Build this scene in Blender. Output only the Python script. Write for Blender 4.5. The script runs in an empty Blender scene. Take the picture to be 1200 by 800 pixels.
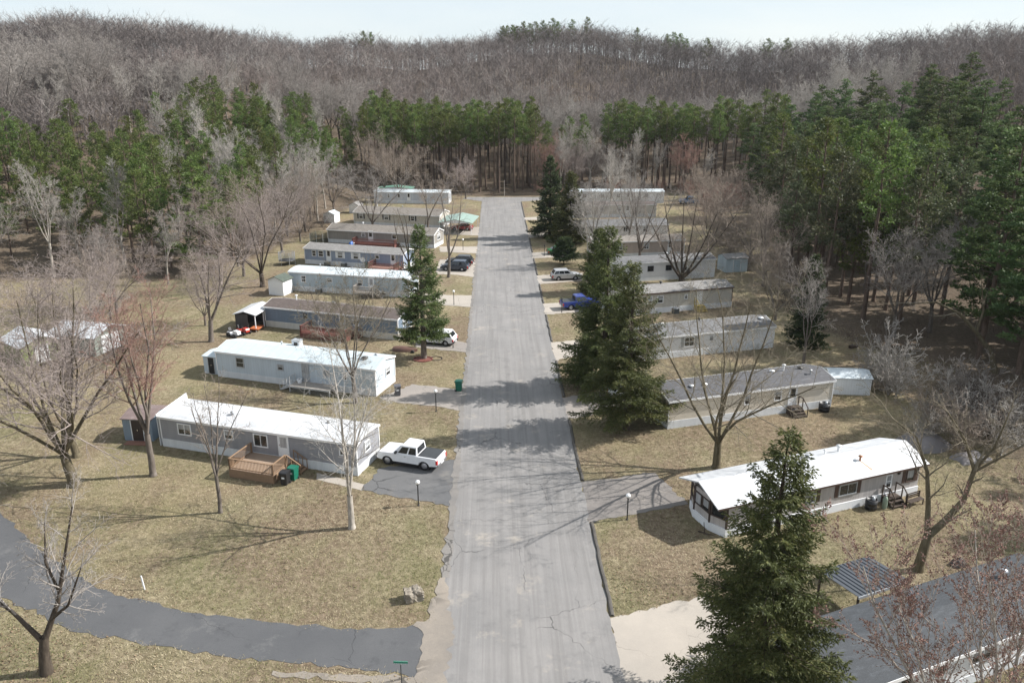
import bpy, math, random
import numpy as np
from math import sin, cos, pi, radians, sqrt, atan2, degrees
from mathutils import Vector, Matrix

# ------------------------------------------------------------------ scene
sc = bpy.context.scene
COL = sc.collection
RNG = random.Random(7)
NR = np.random.default_rng(7)

# ------------------------------------------------------------------ materials
MATS = {}
class NT:
    def __init__(s, name):
        s.m = bpy.data.materials.new(name); s.m.use_nodes = True
        s.t = s.m.node_tree; s.n = s.t.nodes; s.l = s.t.links
        s.b = s.n['Principled BSDF']; s.out = s.n['Material Output']
    def node(s, typ, **kw):
        n = s.n.new(typ)
        for k, v in kw.items():
            setattr(n, k, v)
        return n
    def link(s, a, b): s.l.new(a, b)
    def setv(s, n, **kw):
        for k, v in kw.items(): n.inputs[k.replace('_', ' ')].default_value = v
    def coord(s, kind='Object', scale=(1, 1, 1)):
        tc = s.node('ShaderNodeTexCoord'); mp = s.node('ShaderNodeMapping')
        mp.inputs['Scale'].default_value = scale
        s.link(tc.outputs[kind], mp.inputs['Vector']); return mp.outputs['Vector']
    def noise(s, vec, scale, detail=4, rough=0.6):
        n = s.node('ShaderNodeTexNoise'); n.inputs['Scale'].default_value = scale
        n.inputs['Detail'].default_value = detail; n.inputs['Roughness'].default_value = rough
        s.link(vec, n.inputs['Vector']); return n.outputs['Fac']
    def ramp(s, fac, stops):
        r = s.node('ShaderNodeValToRGB'); cr = r.color_ramp
        while len(cr.elements) < len(stops): cr.elements.new(0.5)
        for e, (p, c) in zip(cr.elements, stops):
            e.position = p; e.color = (*c, 1) if len(c) == 3 else c
        s.link(fac, r.inputs['Fac']); return r.outputs['Color']
    def mix(s, fac, a, b, mode='MIX'):
        m = s.node('ShaderNodeMix', data_type='RGBA', blend_type=mode)
        for sock, v in ((m.inputs[0], fac), (m.inputs[6], a), (m.inputs[7], b)):
            if isinstance(v, (int, float)): sock.default_value = v
            elif isinstance(v, tuple): sock.default_value = (*v, 1)
            else: s.link(v, sock)
        return m.outputs[2]
    def math(s, op, a, b=0.0, c=None):
        m = s.node('ShaderNodeMath', operation=op)
        for i, v in enumerate((a, b, c)):
            if v is None: continue
            if isinstance(v, (int, float)): m.inputs[i].default_value = v
            else: s.link(v, m.inputs[i])
        return m.outputs[0]
    def bump(s, h, strength=0.3, dist=0.05):
        b = s.node('ShaderNodeBump'); b.inputs['Strength'].default_value = strength
        b.inputs['Distance'].default_value = dist
        s.link(h, b.inputs['Height']); s.link(b.outputs['Normal'], s.b.inputs['Normal'])
    def attr(s, name):
        a = s.node('ShaderNodeAttribute', attribute_name=name); return a.outputs['Fac']

def sc3(c, k): return tuple(min(1, x * k) for x in c)

def mat(name, c, rough=0.7, var=0.12, scale=1.5, metal=0.0, stretch=(1, 1, 1), spec=None, bump=0.0):
    """plain surface with soft large-scale wear"""
    if name in MATS: return MATS[name]
    t = NT(name); v = t.coord('Object', stretch)
    n1 = t.noise(v, scale, 5); n2 = t.noise(v, scale * 9, 3)
    f = t.math('MULTIPLY_ADD', n2, 0.4, t.math('MULTIPLY', n1, 0.6))
    t.link(t.ramp(f, [(0.3, sc3(c, 1 - var)), (0.7, sc3(c, 1 + var))]), t.b.inputs['Base Color'])
    t.b.inputs['Roughness'].default_value = rough; t.b.inputs['Metallic'].default_value = metal
    if spec is not None: t.b.inputs['Specular IOR Level'].default_value = spec
    if bump: t.bump(n2, bump, 0.03)
    MATS[name] = t.m; return t.m

def siding(name, c, step=0.2, vertical=False, dirt=0.18, rough=0.55):
    """lapped or ribbed siding: shallow relief, run-down dirt"""
    if name in MATS: return MATS[name]
    t = NT(name); v = t.coord('Object')
    sx = t.node('ShaderNodeSeparateXYZ'); t.link(v, sx.inputs[0])
    ax = t.math('ADD', sx.outputs[0], sx.outputs[1]) if vertical else sx.outputs[2]
    fr = t.math('FRACT', t.math('DIVIDE', ax, step))
    h = t.math('LESS_THAN', fr, 0.14)
    n = t.noise(t.coord('Object', (1.2, 1.2, .22)), 1.6, 6, .65)
    n2 = t.noise(t.coord('Object'), 14, 3)
    base = t.ramp(n, [(0.3, sc3(c, 1 - dirt)), (0.62, c), (0.85, sc3(c, 1.06))])
    base = t.mix(t.math('MULTIPLY', n2, .12), base, sc3(c, .7))
    base = t.mix(t.math('MULTIPLY', h, 0.28), base, sc3(c, 0.45))
    t.link(base, t.b.inputs['Base Color']); t.b.inputs['Roughness'].default_value = rough
    t.bump(fr if not vertical else h, 0.5, 0.03)
    MATS[name] = t.m; return t.m

def roofing(name, c, c2=None, shingle=True, rough=0.85, stain=(0.2, 0.17, 0.15), stain_amt=0.35):
    if name in MATS: return MATS[name]
    t = NT(name); v = t.coord('Object')
    c2 = c2 or sc3(c, .7)
    n = t.noise(t.coord('Object', (.5, 1.6, 1)), 1.3, 6, .7)
    n2 = t.noise(v, 11, 4, .7)
    base = t.ramp(n, [(0.3, c2), (0.6, c)])
    if shingle:
        br = t.node('ShaderNodeTexBrick'); t.link(t.coord('Object', (1.0, 2.2, 1)), br.inputs['Vector'])
        br.inputs['Scale'].default_value = 3.2; br.inputs['Mortar Size'].default_value = .02
        br.inputs['Color1'].default_value = (*sc3(c, 1.15), 1); br.inputs['Color2'].default_value = (*sc3(c, .72), 1)
        br.inputs['Mortar'].default_value = (*sc3(c, .45), 1)
        base = t.mix(.6, base, br.outputs['Color'])
        base = t.mix(t.math('MULTIPLY', n2, .6), base, sc3(c, .45)); sk_ = t.noise(t.coord('Object', (.9, 3.2, 1)), 1.6, 6, .75); base = t.mix(t.ramp(sk_, [(.5, (0, 0, 0)), (.7, (.6, .6, .6))]), base, sc3(c, 1.7))
    else:
        sm = t.node('ShaderNodeSeparateXYZ'); t.link(v, sm.inputs[0])
        fr = t.math('FRACT', t.math('DIVIDE', sm.outputs[0], 1.22))
        seam = t.math('LESS_THAN', fr, .035)
        base = t.mix(t.math('MULTIPLY', seam, .5), base, sc3(c, .5)); sk_ = t.noise(t.coord('Object', (2.2, .25, 1)), 2.0, 5, .7); base = t.mix(t.ramp(sk_, [(.5, (0, 0, 0)), (.72, (.55, .55, .55))]), base, sc3(c2, .82))
        t.bump(seam, .4, .03)
    n3 = t.noise(t.coord('Object', (.7, .7, .7)), .8, 8, .75)
    st = t.ramp(n3, [(0.55, (0, 0, 0)), (0.75, (1, 1, 1))])
    base = t.mix(t.math('MULTIPLY', st, stain_amt), base, stain)
    t.link(base, t.b.inputs['Base Color']); t.b.inputs['Roughness'].default_value = rough
    if shingle: t.bump(n2, .5, .03)
    MATS[name] = t.m; return t.m

def foliage(name, dark, light, yellow=None, trans=0.25):
    if name in MATS: return MATS[name]
    t = NT(name)
    f = t.attr('tone')
    oi = t.node('ShaderNodeObjectInfo')
    stops = [(0.0, dark), (0.75, light), (1.0, yellow or sc3(light, 1.25))]
    c = t.ramp(f, stops)
    hs = t.node('ShaderNodeHueSaturation'); t.link(c, hs.inputs['Color'])
    t.link(t.math('MULTIPLY_ADD', oi.outputs['Random'], .5, .75), hs.inputs['Value'])
    t.link(t.math('MULTIPLY_ADD', oi.outputs['Random'], .05, .475), hs.inputs['Hue'])
    t.link(hs.outputs['Color'], t.b.inputs['Base Color'])
    t.b.inputs['Roughness'].default_value = .6; t.b.inputs['Specular IOR Level'].default_value = .25
    tr = t.node('ShaderNodeBsdfTranslucent'); t.link(hs.outputs['Color'], tr.inputs['Color'])
    mx = t.node('ShaderNodeMixShader'); mx.inputs[0].default_value = trans
    t.link(t.b.outputs[0], mx.inputs[1]); t.link(tr.outputs[0], mx.inputs[2])
    t.link(mx.outputs[0], t.out.inputs['Surface'])
    MATS[name] = t.m; return t.m

def bark(name, dark, light, rnd=.3):
    if name in MATS: return MATS[name]
    t = NT(name); v = t.coord('Object', (1, 1, .25))
    n = t.noise(v, 6, 5, .7)
    c = t.ramp(n, [(.3, dark), (.7, light)])
    oi = t.node('ShaderNodeObjectInfo'); hs = t.node('ShaderNodeHueSaturation'); t.link(c, hs.inputs['Color'])
    t.link(t.math('MULTIPLY_ADD', oi.outputs['Random'], rnd, 1 - rnd / 2), hs.inputs['Value'])
    t.link(hs.outputs['Color'], t.b.inputs['Base Color']); t.b.inputs['Roughness'].default_value = .9
    t.b.inputs['Specular IOR Level'].default_value = .15
    t.bump(n, .4, .03)
    MATS[name] = t.m; return t.m

def tonebark(name, stops):
    if name in MATS: return MATS[name]
    t = NT(name)
    t.link(t.ramp(t.attr('tone'), stops), t.b.inputs['Base Color'])
    t.b.inputs['Roughness'].default_value = .9; t.b.inputs['Specular IOR Level'].default_value = .1
    MATS[name] = t.m; return t.m

M = {}
M['white'] = mat('white_paint', (.74, .75, .76), .5, .06)
M['white_metal'] = mat('white_metal', (.70, .72, .74), .4, .08)
M['fascia'] = mat('white_fascia', (.78, .78, .78), .5, .05)
M['skirt'] = siding('white_skirting', (.70, .72, .74), .14, True, .16)
M['black'] = mat('black_plastic', (.018, .018, .02), .45, .2)
M['dark'] = mat('dark_void', (.02, .018, .016), .9, .2)
M['rubber'] = mat('tyre_rubber', (.02, .02, .02), .85, .2)
M['rim'] = mat('alloy_rim', (.45, .45, .47), .35, .1, metal=.6)
M['green_bin'] = mat('green_bin_plastic', (.01, .13, .085), .4, .15)
M['grey_bin'] = mat('grey_bin_plastic', (.10, .10, .11), .5, .2)
M['deck'] = mat('weathered_deck_wood', (.24, .155, .095), .8, .25, 2.5, stretch=(.4, 3, 1), bump=.3)
M['decktop'] = mat('grey_deck_boards', (.30, .22, .16), .85, .25, 3, stretch=(.3, 6, 1), bump=.3)
M['redwood'] = mat('red_stained_wood', (.135, .048, .038), .75, .3, 3)
M['greywood'] = mat('grey_weathered_wood', (.30, .27, .24), .85, .25, 3)
M['darkwood'] = mat('dark_brown_wood', (.055, .038, .028), .8, .25, 3)
M['concrete'] = None
M['tail'] = mat('red_lamp', (.45, .02, .015), .25, .05)
M['headlamp'] = mat('clear_lamp', (.75, .77, .8), .15, .05)
M['chrome'] = mat('bright_metal', (.6, .6, .62), .25, .05, metal=.9)
M['galv'] = mat('galvanised_metal', (.42, .44, .46), .45, .15, metal=.4)
M['globe'] = mat('white_globe', (.85, .85, .85), .3, .02)
M['post'] = mat('black_post_paint', (.02, .02, .022), .5, .2)

def glassmat():
    t = NT('window_glass'); t.b.inputs['Base Color'].default_value = (.018, .022, .026, 1)
    t.b.inputs['Roughness'].default_value = .06; t.b.inputs['Specular IOR Level'].default_value = .8
    return t.m
M['glass'] = glassmat()
def curtainmat():
    t = NT('curtained_window_glass'); n = t.noise(t.coord('Object', (9, 9, .4)), 2, 2)
    t.link(t.ramp(n, [(.3, (.22, .23, .24)), (.7, (.42, .43, .44))]), t.b.inputs['Base Color'])
    t.b.inputs['Roughness'].default_value = .12; return t.m
M['curtain'] = curtainmat()
def carpaint(name, c, metal=.0):
    t = NT(name); t.b.inputs['Base Color'].default_value = (*c, 1); t.b.inputs['Roughness'].default_value = .35
    t.b.inputs['Metallic'].default_value = metal; t.b.inputs['Coat Weight'].default_value = .6; t.b.inputs['Coat Roughness'].default_value = .08
    n = t.noise(t.coord('Object', (1, 1, 1)), 3, 5)
    t.link(t.ramp(n, [(.4, c), (.9, tuple(.8 * a + .2 * .3 for a in c))]), t.b.inputs['Base Color'])
    return t.m

# ------------------------------------------------------------------ mesh helpers
def npmesh(name, V, polys, tone=None, smooth=False):
    """polys: list of int arrays (n,k)"""
    me = bpy.data.meshes.new(name)
    V = np.asarray(V, np.float32)
    me.vertices.add(len(V)); me.vertices.foreach_set('co', V.ravel())
    polys = [np.asarray(p, np.int32) for p in polys if len(p)]
    nl = sum(p.size for p in polys); npol = sum(len(p) for p in polys)
    me.loops.add(nl); me.polygons.add(npol)
    me.loops.foreach_set('vertex_index', np.concatenate([p.ravel() for p in polys]))
    tot = np.concatenate([np.full(len(p), p.shape[1], np.int32) for p in polys])
    st = np.concatenate([[0], np.cumsum(tot)[:-1]]).astype(np.int32)
    me.polygons.foreach_set('loop_start', st)
    try: me.polygons.foreach_set('loop_total', tot)
    except Exception: pass
    if smooth: me.polygons.foreach_set('use_smooth', np.ones(npol, bool))
    if tone is not None:
        a = me.attributes.new('tone', 'FLOAT', 'POINT'); a.data.foreach_set('value', np.asarray(tone, np.float32))
    me.update(calc_edges=True); me.validate()
    return me

def link(name, me, m=None, parent=None):
    o = bpy.data.objects.new(name, me); COL.objects.link(o)
    if m is not None and me is not None and not me.materials: me.materials.append(m)
    if parent: o.parent = parent
    return o

def tag(o, label=None, cat=None, group=None, kind=None):
    if label: o['label'] = label
    if cat: o['category'] = cat
    if group: o['group'] = group
    if kind: o['kind'] = kind
    return o

def thing(name, label, cat, loc=(0, 0, 0), rz=0, group=None):
    o = bpy.data.objects.new(name, None); COL.objects.link(o)
    o.empty_display_size = .3
    o.location = loc; o.rotation_euler = (0, 0, rz)
    return tag(o, label, cat, group)

def copy_thing(root, loc, rz, label=None, group=None, scale=1.0):
    r = root.copy(); COL.objects.link(r); r.location = loc; r.rotation_euler = (0, 0, rz)
    r.scale = (scale,) * 3 if isinstance(scale, (int, float)) else scale
    if label: r['label'] = label
    if group: r['group'] = group
    for ch in list(root.children):
        c = ch.copy(); COL.objects.link(c); c.parent = r
        for g in list(ch.children):
            d = g.copy(); COL.objects.link(d); d.parent = c
    return r

class MB:
    """collects shapes, builds ONE mesh object"""
    def __init__(s): s.v = []; s.f = []; s.sm = []
    def add(s, vs, fs, smooth=False):
        k = len(s.v); s.v += [tuple(v) for v in vs]; s.f += [tuple(i + k for i in f) for f in fs]; s.sm += [smooth] * len(fs)
        return s
    def box(s, x0, x1, y0, y1, z0, z1):
        vs = [(x, y, z) for z in (z0, z1) for y in (y0, y1) for x in (x0, x1)]
        return s.add(vs, [(0, 2, 3, 1), (4, 5, 7, 6), (0, 1, 5, 4), (2, 6, 7, 3), (0, 4, 6, 2), (1, 3, 7, 5)])
    def frame_box(s, O, U, V, W, u0, u1, v0, v1, w0, w1):
        O, U, V, W = map(Vector, (O, U, V, W))
        vs = [O + U * u + V * v + W * w for w in (w0, w1) for v in (v0, v1) for u in (u0, u1)]
        return s.add(vs, [(0, 2, 3, 1), (4, 5, 7, 6), (0, 1, 5, 4), (2, 6, 7, 3), (0, 4, 6, 2), (1, 3, 7, 5)])
    def bar(s, a, b, w, h=None):
        a, b = Vector(a), Vector(b); d = (b - a); L = d.length; d.normalize(); h = h or w
        up = Vector((0, 0, 1)) if abs(d.z) < .95 else Vector((1, 0, 0))
        sd = d.cross(up).normalized(); up = sd.cross(d)
        return s.frame_box(a, d, sd, up, 0, L, -w / 2, w / 2, -h / 2, h / 2)
    def tube(s, a, b, r0, r1=None, n=10, caps=True, smooth=True):
        a, b = Vector(a), Vector(b); r1 = r0 if r1 is None else r1; d = (b - a).normalized()
        up = Vector((0, 0, 1)) if abs(d.z) < .95 else Vector((1, 0, 0))
        u = d.cross(up).normalized(); v = d.cross(u)
        vs = [c + (u * cos(2 * pi * i / n) + v * sin(2 * pi * i / n)) * r for c, r in ((a, r0), (b, r1)) for i in range(n)]
        s.add(vs, [(i, (i + 1) % n, n + (i + 1) % n, n + i) for i in range(n)], smooth)
        if caps: s.add(vs, [tuple(range(n))[::-1], tuple(range(n, 2 * n))])
        return s
    def lathe(s, prof, n=16, c=(0, 0, 0), smooth=True):
        vs = [(c[0] + r * cos(2 * pi * i / n), c[1] + r * sin(2 * pi * i / n), c[2] + z) for r, z in prof for i in range(n)]
        fs = [(j * n + i, j * n + (i + 1) % n, (j + 1) * n + (i + 1) % n, (j + 1) * n + i) for j in range(len(prof) - 1) for i in range(n)]
        return s.add(vs, fs, smooth)
    def prism(s, poly, axis, a0, a1):
        """poly in the two other axes, extruded along axis"""
        def mk(p, a):
            return (a, p[0], p[1]) if axis == 'x' else (p[0], a, p[1]) if axis == 'y' else (p[0], p[1], a)
        n = len(poly); vs = [mk(p, a) for a in (a0, a1) for p in poly]
        fs = [(i, (i + 1) % n, n + (i + 1) % n, n + i) for i in range(n)] + [tuple(range(n))[::-1], tuple(range(n, 2 * n))]
        return s.add(vs, fs)
    def build(s, name, m, parent=None, loc=None, rz=0):
        me = bpy.data.meshes.new(name); me.from_pydata(s.v, [], s.f)
        me.polygons.foreach_set('use_smooth', s.sm); me.update()
        import bmesh
        bm = bmesh.new(); bm.from_mesh(me); bmesh.ops.recalc_face_normals(bm, faces=bm.faces); bm.to_mesh(me); bm.free()
        o = link(name, me, m, parent)
        if loc is not None: o.location = loc
        if rz: o.rotation_euler = (0, 0, rz)
        return o

# ------------------------------------------------------------------ terrain
AZ = [-60, -36, -29.7, -26.6, -23, -18.6, -15.5, -12.9, -10.1, -5.7, -2.2, 1.2, 5.8, 9.2, 12.6, 16.5, 20.7, 25.6, 29.2, 32.3, 38, 60]
DR = [330, 330, 330, 330, 330, 350, 370, 390, 410, 420, 430, 430, 430, 430, 440, 440, 430, 420, 400, 380, 370, 370]
ZR = [46, 46, 47, 51, 47.5, 47, 47, 45, 47, 45.5, 49, 51.5, 52, 49, 45.5, 43.5, 44.5, 45.5, 46, 45, 46, 46]
D0 = [140, 140, 140, 140, 145, 155, 165, 180, 205, 225, 230, 230, 232, 232, 230, 220, 200, 150, 125, 115, 100, 90]
def terrain(x, y):
    x = np.asarray(x, float); y = np.asarray(y, float)
    az = np.degrees(np.arctan2(x, y)); d = np.hypot(x, y)
    dr = np.interp(az, AZ, DR); zr = np.interp(az, AZ, ZR) - 10.5; d0 = np.interp(az, AZ, D0)
    t = np.clip((d - d0) / (dr - d0), 0, 1)
    h = zr * (t ** 1.5 * (1.9 - .9 * t))
    h = h + 4.5 * t * (1 - t * .6) * np.sin(x * .045 + 1.3 + .01 * y) * np.cos(y * .03 + x * .012)
    h = h - np.clip((d - dr) * .06, 0, 25)
    side = np.clip((np.abs(az) - 62) / 25, 0, 1)
    return np.maximum(h, 0) * (1 - side)
def tz(x, y): return float(terrain(x, y))

YARD = [(-100, -40), (-95, 60), (-88, 118), (-62, 124), (-51, 122), (-43, 136), (-38, 160), (-36, 186), (-34, 209), (-18, 214), (9, 213), (29, 222), (57, 217),
        (59, 170), (45, 120), (40, 97), (43, 88), (47, 81), (44, 70), (43, 58), (38, 46), (36, 30), (36, -40)]
def sdist_poly(x, y, P):
    """signed distance to polygon, negative inside (numpy)"""
    x = np.asarray(x, float); y = np.asarray(y, float)
    d = np.full(x.shape, 1e9); ins = np.zeros(x.shape, bool)
    n = len(P)
    for i in range(n):
        ax, ay = P[i]; bx, by = P[(i + 1) % n]
        ex, ey = bx - ax, by - ay
        t = np.clip(((x - ax) * ex + (y - ay) * ey) / (ex * ex + ey * ey), 0, 1)
        d = np.minimum(d, np.hypot(x - ax - t * ex, y - ay - t * ey))
        c = ((ay > y) != (by > y)) & (x < (bx - ax) * (y - ay) / ((by - ay) if by != ay else 1e-9) + ax)
        ins ^= c
    return np.where(ins, -d, d)

def make_ground():
    def axis(lo, hi, step, far):
        c = list(np.arange(lo, hi + .1, step)); s = step; v = hi
        while v < far: s *= 1.25; v += s; c.append(v)
        s = step; v = lo; pre = []
        while v > -far if lo < 0 else v > -60: s *= 1.25; v -= s; pre.append(v)
        return np.array(pre[::-1] + c)
    xs = axis(-120, 120, 2.0, 3000); ys = axis(-40, 260, 2.0, 3500)
    X, Y = np.meshgrid(xs, ys); Z = terrain(X, Y)
    V = np.stack([X.ravel(), Y.ravel(), Z.ravel()], 1)
    nx, ny = len(xs), len(ys)
    idx = np.arange(nx * ny).reshape(ny, nx)
    F = np.stack([idx[:-1, :-1].ravel(), idx[:-1, 1:].ravel(), idx[1:, 1:].ravel(), idx[1:, :-1].ravel()], 1)
    me = npmesh('ground', V, [F], smooth=True)
    sd = sdist_poly(X.ravel(), Y.ravel(), YARD)
    a = me.attributes.new('litter', 'FLOAT', 'POINT'); a.data.foreach_set('value', np.clip(sd / 10 + .5, 0, 1).astype(np.float32))
    t = NT('ground_cover')
    v = t.coord('Object')
    big = t.noise(v, .045, 5, .6); mid = t.noise(v, .28, 5, .65); fine = t.noise(v, 2.4, 6, .75); grain = t.noise(v, 11, 3, .8)
    vs = t.coord('Object', (1, .6, 1)); patch = t.noise(vs, .12, 6, .7)
    straw = t.ramp(fine, [(.30, (.125, .102, .066)), (.5, (.255, .213, .140)), (.68, (.375, .318, .222))])
    green = t.ramp(fine, [(.32, (.098, .090, .048)), (.68, (.245, .220, .130))])
    brown = t.ramp(fine, [(.30, (.080, .060, .042)), (.52, (.185, .142, .098)), (.70, (.31, .25, .18))])
    g = t.mix(t.ramp(mid, [(.34, (0, 0, 0)), (.60, (1, 1, 1))]), straw, green)
    g = t.mix(t.ramp(patch, [(.44, (0, 0, 0)), (.58, (1, 1, 1))]), g, brown)
    g = t.mix(t.ramp(big, [(.5, (0, 0, 0)), (.75, (.5, .5, .5))]), g, (.30, .235, .14))
    lit = t.ramp(fine, [(.25, (.060, .046, .034)), (.5, (.125, .096, .072)), (.75, (.205, .165, .125))])
    lit = t.mix(t.ramp(mid, [(.4, (0, 0, 0)), (.7, (.7, .7, .7))]), lit, (.105, .085, .062))
    lf = t.math('MULTIPLY_ADD', t.math('SUBTRACT', mid, .5), 1.1, t.attr('litter'))
    g = t.mix(t.ramp(lf, [(.38, (0, 0, 0)), (.6, (1, 1, 1))]), g, lit)
    g = t.mix(t.ramp(grain, [(.3, (.42, .42, .42)), (.5, (0, 0, 0))]), g, sc3((.10, .075, .045), 1))
    sp = t.ramp(t.noise(v, 6.5, 2, .5), [(.66, (0, 0, 0)), (.72, (.55, .55, .55))])
    g = t.mix(sp, g, (.40, .34, .235))
    t.link(g, t.b.inputs['Base Color']); t.b.inputs['Roughness'].default_value = .95; t.b.inputs['Specular IOR Level'].default_value = .1
    hh = t.math('ADD', fine, t.math('MULTIPLY', grain, .5)); t.bump(hh, .8, .12)
    o = link('ground', me, t.m)
    tag(o, 'dry tan and faded green lawn running into brown leaf litter and wooded hills', kind='structure')
make_ground()

# ------------------------------------------------------------------ paved surfaces
def crackle(t, vec, scale, width):
    """irregular network of crack lines, 1 on the crack"""
    n = t.node('ShaderNodeTexNoise'); n.inputs['Scale'].default_value = .9; n.inputs['Detail'].default_value = 4
    t.link(vec, n.inputs['Vector'])
    mx = t.node('ShaderNodeVectorMath', operation='MULTIPLY_ADD')
    t.link(n.outputs['Color'], mx.inputs[0]); mx.inputs[1].default_value = (1.2, 1.2, 0); t.link(vec, mx.inputs[2])
    vo = t.node('ShaderNodeTexVoronoi', feature='DISTANCE_TO_EDGE'); vo.inputs['Scale'].default_value = scale
    t.link(mx.outputs[0], vo.inputs['Vector'])
    return t.math('LESS_THAN', vo.outputs['Distance'], width)

def paving(name, c, c2, tint=None, crack=None, streak=True, crackcol=.35, blot=.5, sand=None):
    t = NT(name); v = t.coord('Object')
    n = t.noise(v, .22, 6, .65); f = t.noise(v, 5, 5, .7); g = t.noise(v, 40, 2, .6)
    base = t.ramp(n, [(.3, c2), (.65, c)])
    if streak:
        s = t.noise(t.coord('Object', (1.5, .035, 1)), 1.4, 5, .65)
        base = t.mix(t.ramp(s, [(.36, (.75, .75, .75)), (.56, (0, 0, 0))]), base, sc3(c, .66))
        s2 = t.noise(t.coord('Object', (7, .05, 1)), 1.0, 3, .6)
        base = t.mix(t.ramp(s2, [(.52, (0, 0, 0)), (.72, (.28, .28, .28))]), base, sc3(c, 1.2))
    base = t.mix(t.math('MULTIPLY', f, blot), base, sc3(c2, .85))
    if sand:
        sn = t.noise(v, .33, 7, .72)
        base = t.mix(t.ramp(sn, [(.57, (0, 0, 0)), (.70, (.7, .7, .7))]), base, sand)
        dk = t.noise(v, .55, 6, .7); base = t.mix(t.ramp(dk, [(.56, (0, 0, 0)), (.66, (.55, .55, .55))]), base, sc3(c2, .78))
    base = t.mix(t.ramp(g, [(.35, (.45, .45, .45)), (.5, (0, 0, 0))]), base, sc3(c2, .55))
    if crack:
        k = crackle(t, v, crack[0], crack[1])
        k = t.math('MULTIPLY', k, t.ramp(t.noise(v, .15, 2), [(.48, (0, 0, 0)), (.6, (1, 1, 1))]))
        base = t.mix(t.math('MULTIPLY', k, .8), base, sc3(c2, crackcol))
        t.bump(t.math('SUBTRACT', f, k), .35, .03)
    else: t.bump(f, .3, .03)
    t.link(base, t.b.inputs['Base Color']); t.b.inputs['Roughness'].default_value = .88; t.b.inputs['Specular IOR Level'].default_value = .25
    return t.m
ASPH_OLD = paving('worn_grey_asphalt', (.266, .254, .245), (.196, .191, .188), crack=(.17, .0032), sand=(.385, .345, .295), blot=.25)
ASPH_NEW = paving('dark_sealed_asphalt', (.112, .113, .117), (.085, .087, .092), crack=(.2, .004), blot=.35, streak=False, crackcol=.5, sand=(.165, .163, .16))
ASPH_DRIVE = paving('cracked_grey_drive', (.155, .153, .152), (.115, .116, .12), crack=(.30, .013), streak=False, crackcol=.4, sand=(.21, .195, .175))
CONC = paving('pale_concrete', (.42, .375, .325), (.33, .30, .265), crack=(.3, .004), streak=False, crackcol=.5, blot=.3)
CONC_OLD = paving('grey_brown_concrete', (.335, .30, .27), (.25, .228, .21), crack=(.33, .007), streak=False, crackcol=.42)
CONC_WORN = paving('worn_brownish_concrete', (.235, .213, .196), (.165, .153, .145), crack=(.33, .012), streak=False, crackcol=.4, sand=(.31, .275, .24))
EDGE = paving('crumbled_asphalt_edge', (.27, .248, .225), (.17, .162, .155), crack=(.9, .03), streak=False, crackcol=.3)
DIRT = paving('broken_sandy_edge', (.33, .285, .235), (.195, .176, .157), crack=(.62, .055), streak=False, crackcol=.3)

def rough_edge(P, amp, step, rng):
    """subdivide polygon edges and jitter them"""
    out = []; n = len(P)
    for i in range(n):
        a, b = Vector((*P[i], 0)), Vector((*P[(i + 1) % n], 0)); d = b - a; L = d.length; k = max(1, int(L / step))
        nrm = Vector((-d.y, d.x, 0)).normalized() if L > 0 else Vector()
        for j in range(k):
            q = a + d * (j / k)
            q = q + nrm * (rng.gauss(0, amp) if j else 0); out.append((q.x, q.y))
    return out

def sheet(name, P, m, z, label, amp=.06, step=.7, th=.0):
    rng = random.Random(int(abs(P[0][0] * 131 + P[0][1] * 17)) + len(P))
    Q = rough_edge(P, amp, step, rng)
    me = bpy.data.meshes.new(name)
    n = len(Q); vs = [(x, y, z) for x, y in Q] + [(x, y, -.05) for x, y in Q]
    me.from_pydata(vs, [], [tuple(range(n))] + [(i, n + i, n + (i + 1) % n, (i + 1) % n) for i in range(n)]); me.update()
    import bmesh
    bm = bmesh.new(); bm.from_mesh(me); bmesh.ops.triangulate(bm, faces=[f for f in bm.faces if len(f.verts) > 4]); bmesh.ops.recalc_face_normals(bm, faces=bm.faces); bm.to_mesh(me); bm.free()
    o = link(name, me, m); tag(o, label, kind='structure'); return o

XL, XR = -3.35, 6.6
sheet('road', [(XL, -20), (XR, -20), (XR, 203), (13, 206), (13, 211), (-7, 211.5), (-8.5, 208.5), (XL, 204)], ASPH_OLD, .03, 'straight worn grey asphalt road through the middle of the park', .07, .6)
lo = [(-60, 72), (-46, 63), (-36.2, 51.7), (-29.3, 45.6), (-24.7, 42.3), (-19.5, 40.3), (-14.1, 39.1), (-8.0, 38.1), (-3.6, 38.6)]
li = [(-3.6, 34.0), (-6.5, 34.8), (-10.7, 35.4), (-15.1, 36.1), (-20.2, 37.3), (-24.9, 38.7), (-30.3, 41.6), (-34.5, 45.8), (-44, 56), (-58, 66)]
sheet('side_road', lo + li, ASPH_NEW, .02, 'dark sealed asphalt lane curving away from the main road', .10, .5)
sheet('road_shoulder', [(-4.6, 33.0), (-2.7, 31.0), (-2.6, 38.5), (-3.3, 43), (-3.6, 43), (-4.0, 39.0), (-4.9, 38.4), (-4.2, 37.6), (-4.3, 34.6)], DIRT, .04, 'broken sandy concrete strip where the dark lane meets the road', .12, .35)
sheet('road_shoulder', [(-12, 34.9), (-4.3, 34.2), (-4.3, 33.6), (-8, 34.0), (-12, 34.6)], DIRT, .028, 'thin sandy gravel edge along the dark lane', .1, .4)
sheet('road_shoulder', [(-3.5, 43), (-3.0, 43), (-3.05, 90), (-3.1, 140), (-3.5, 140), (-3.45, 90)], EDGE, .036, 'crumbling cracked edge along the road beside the lawns', .09, .5)
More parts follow.
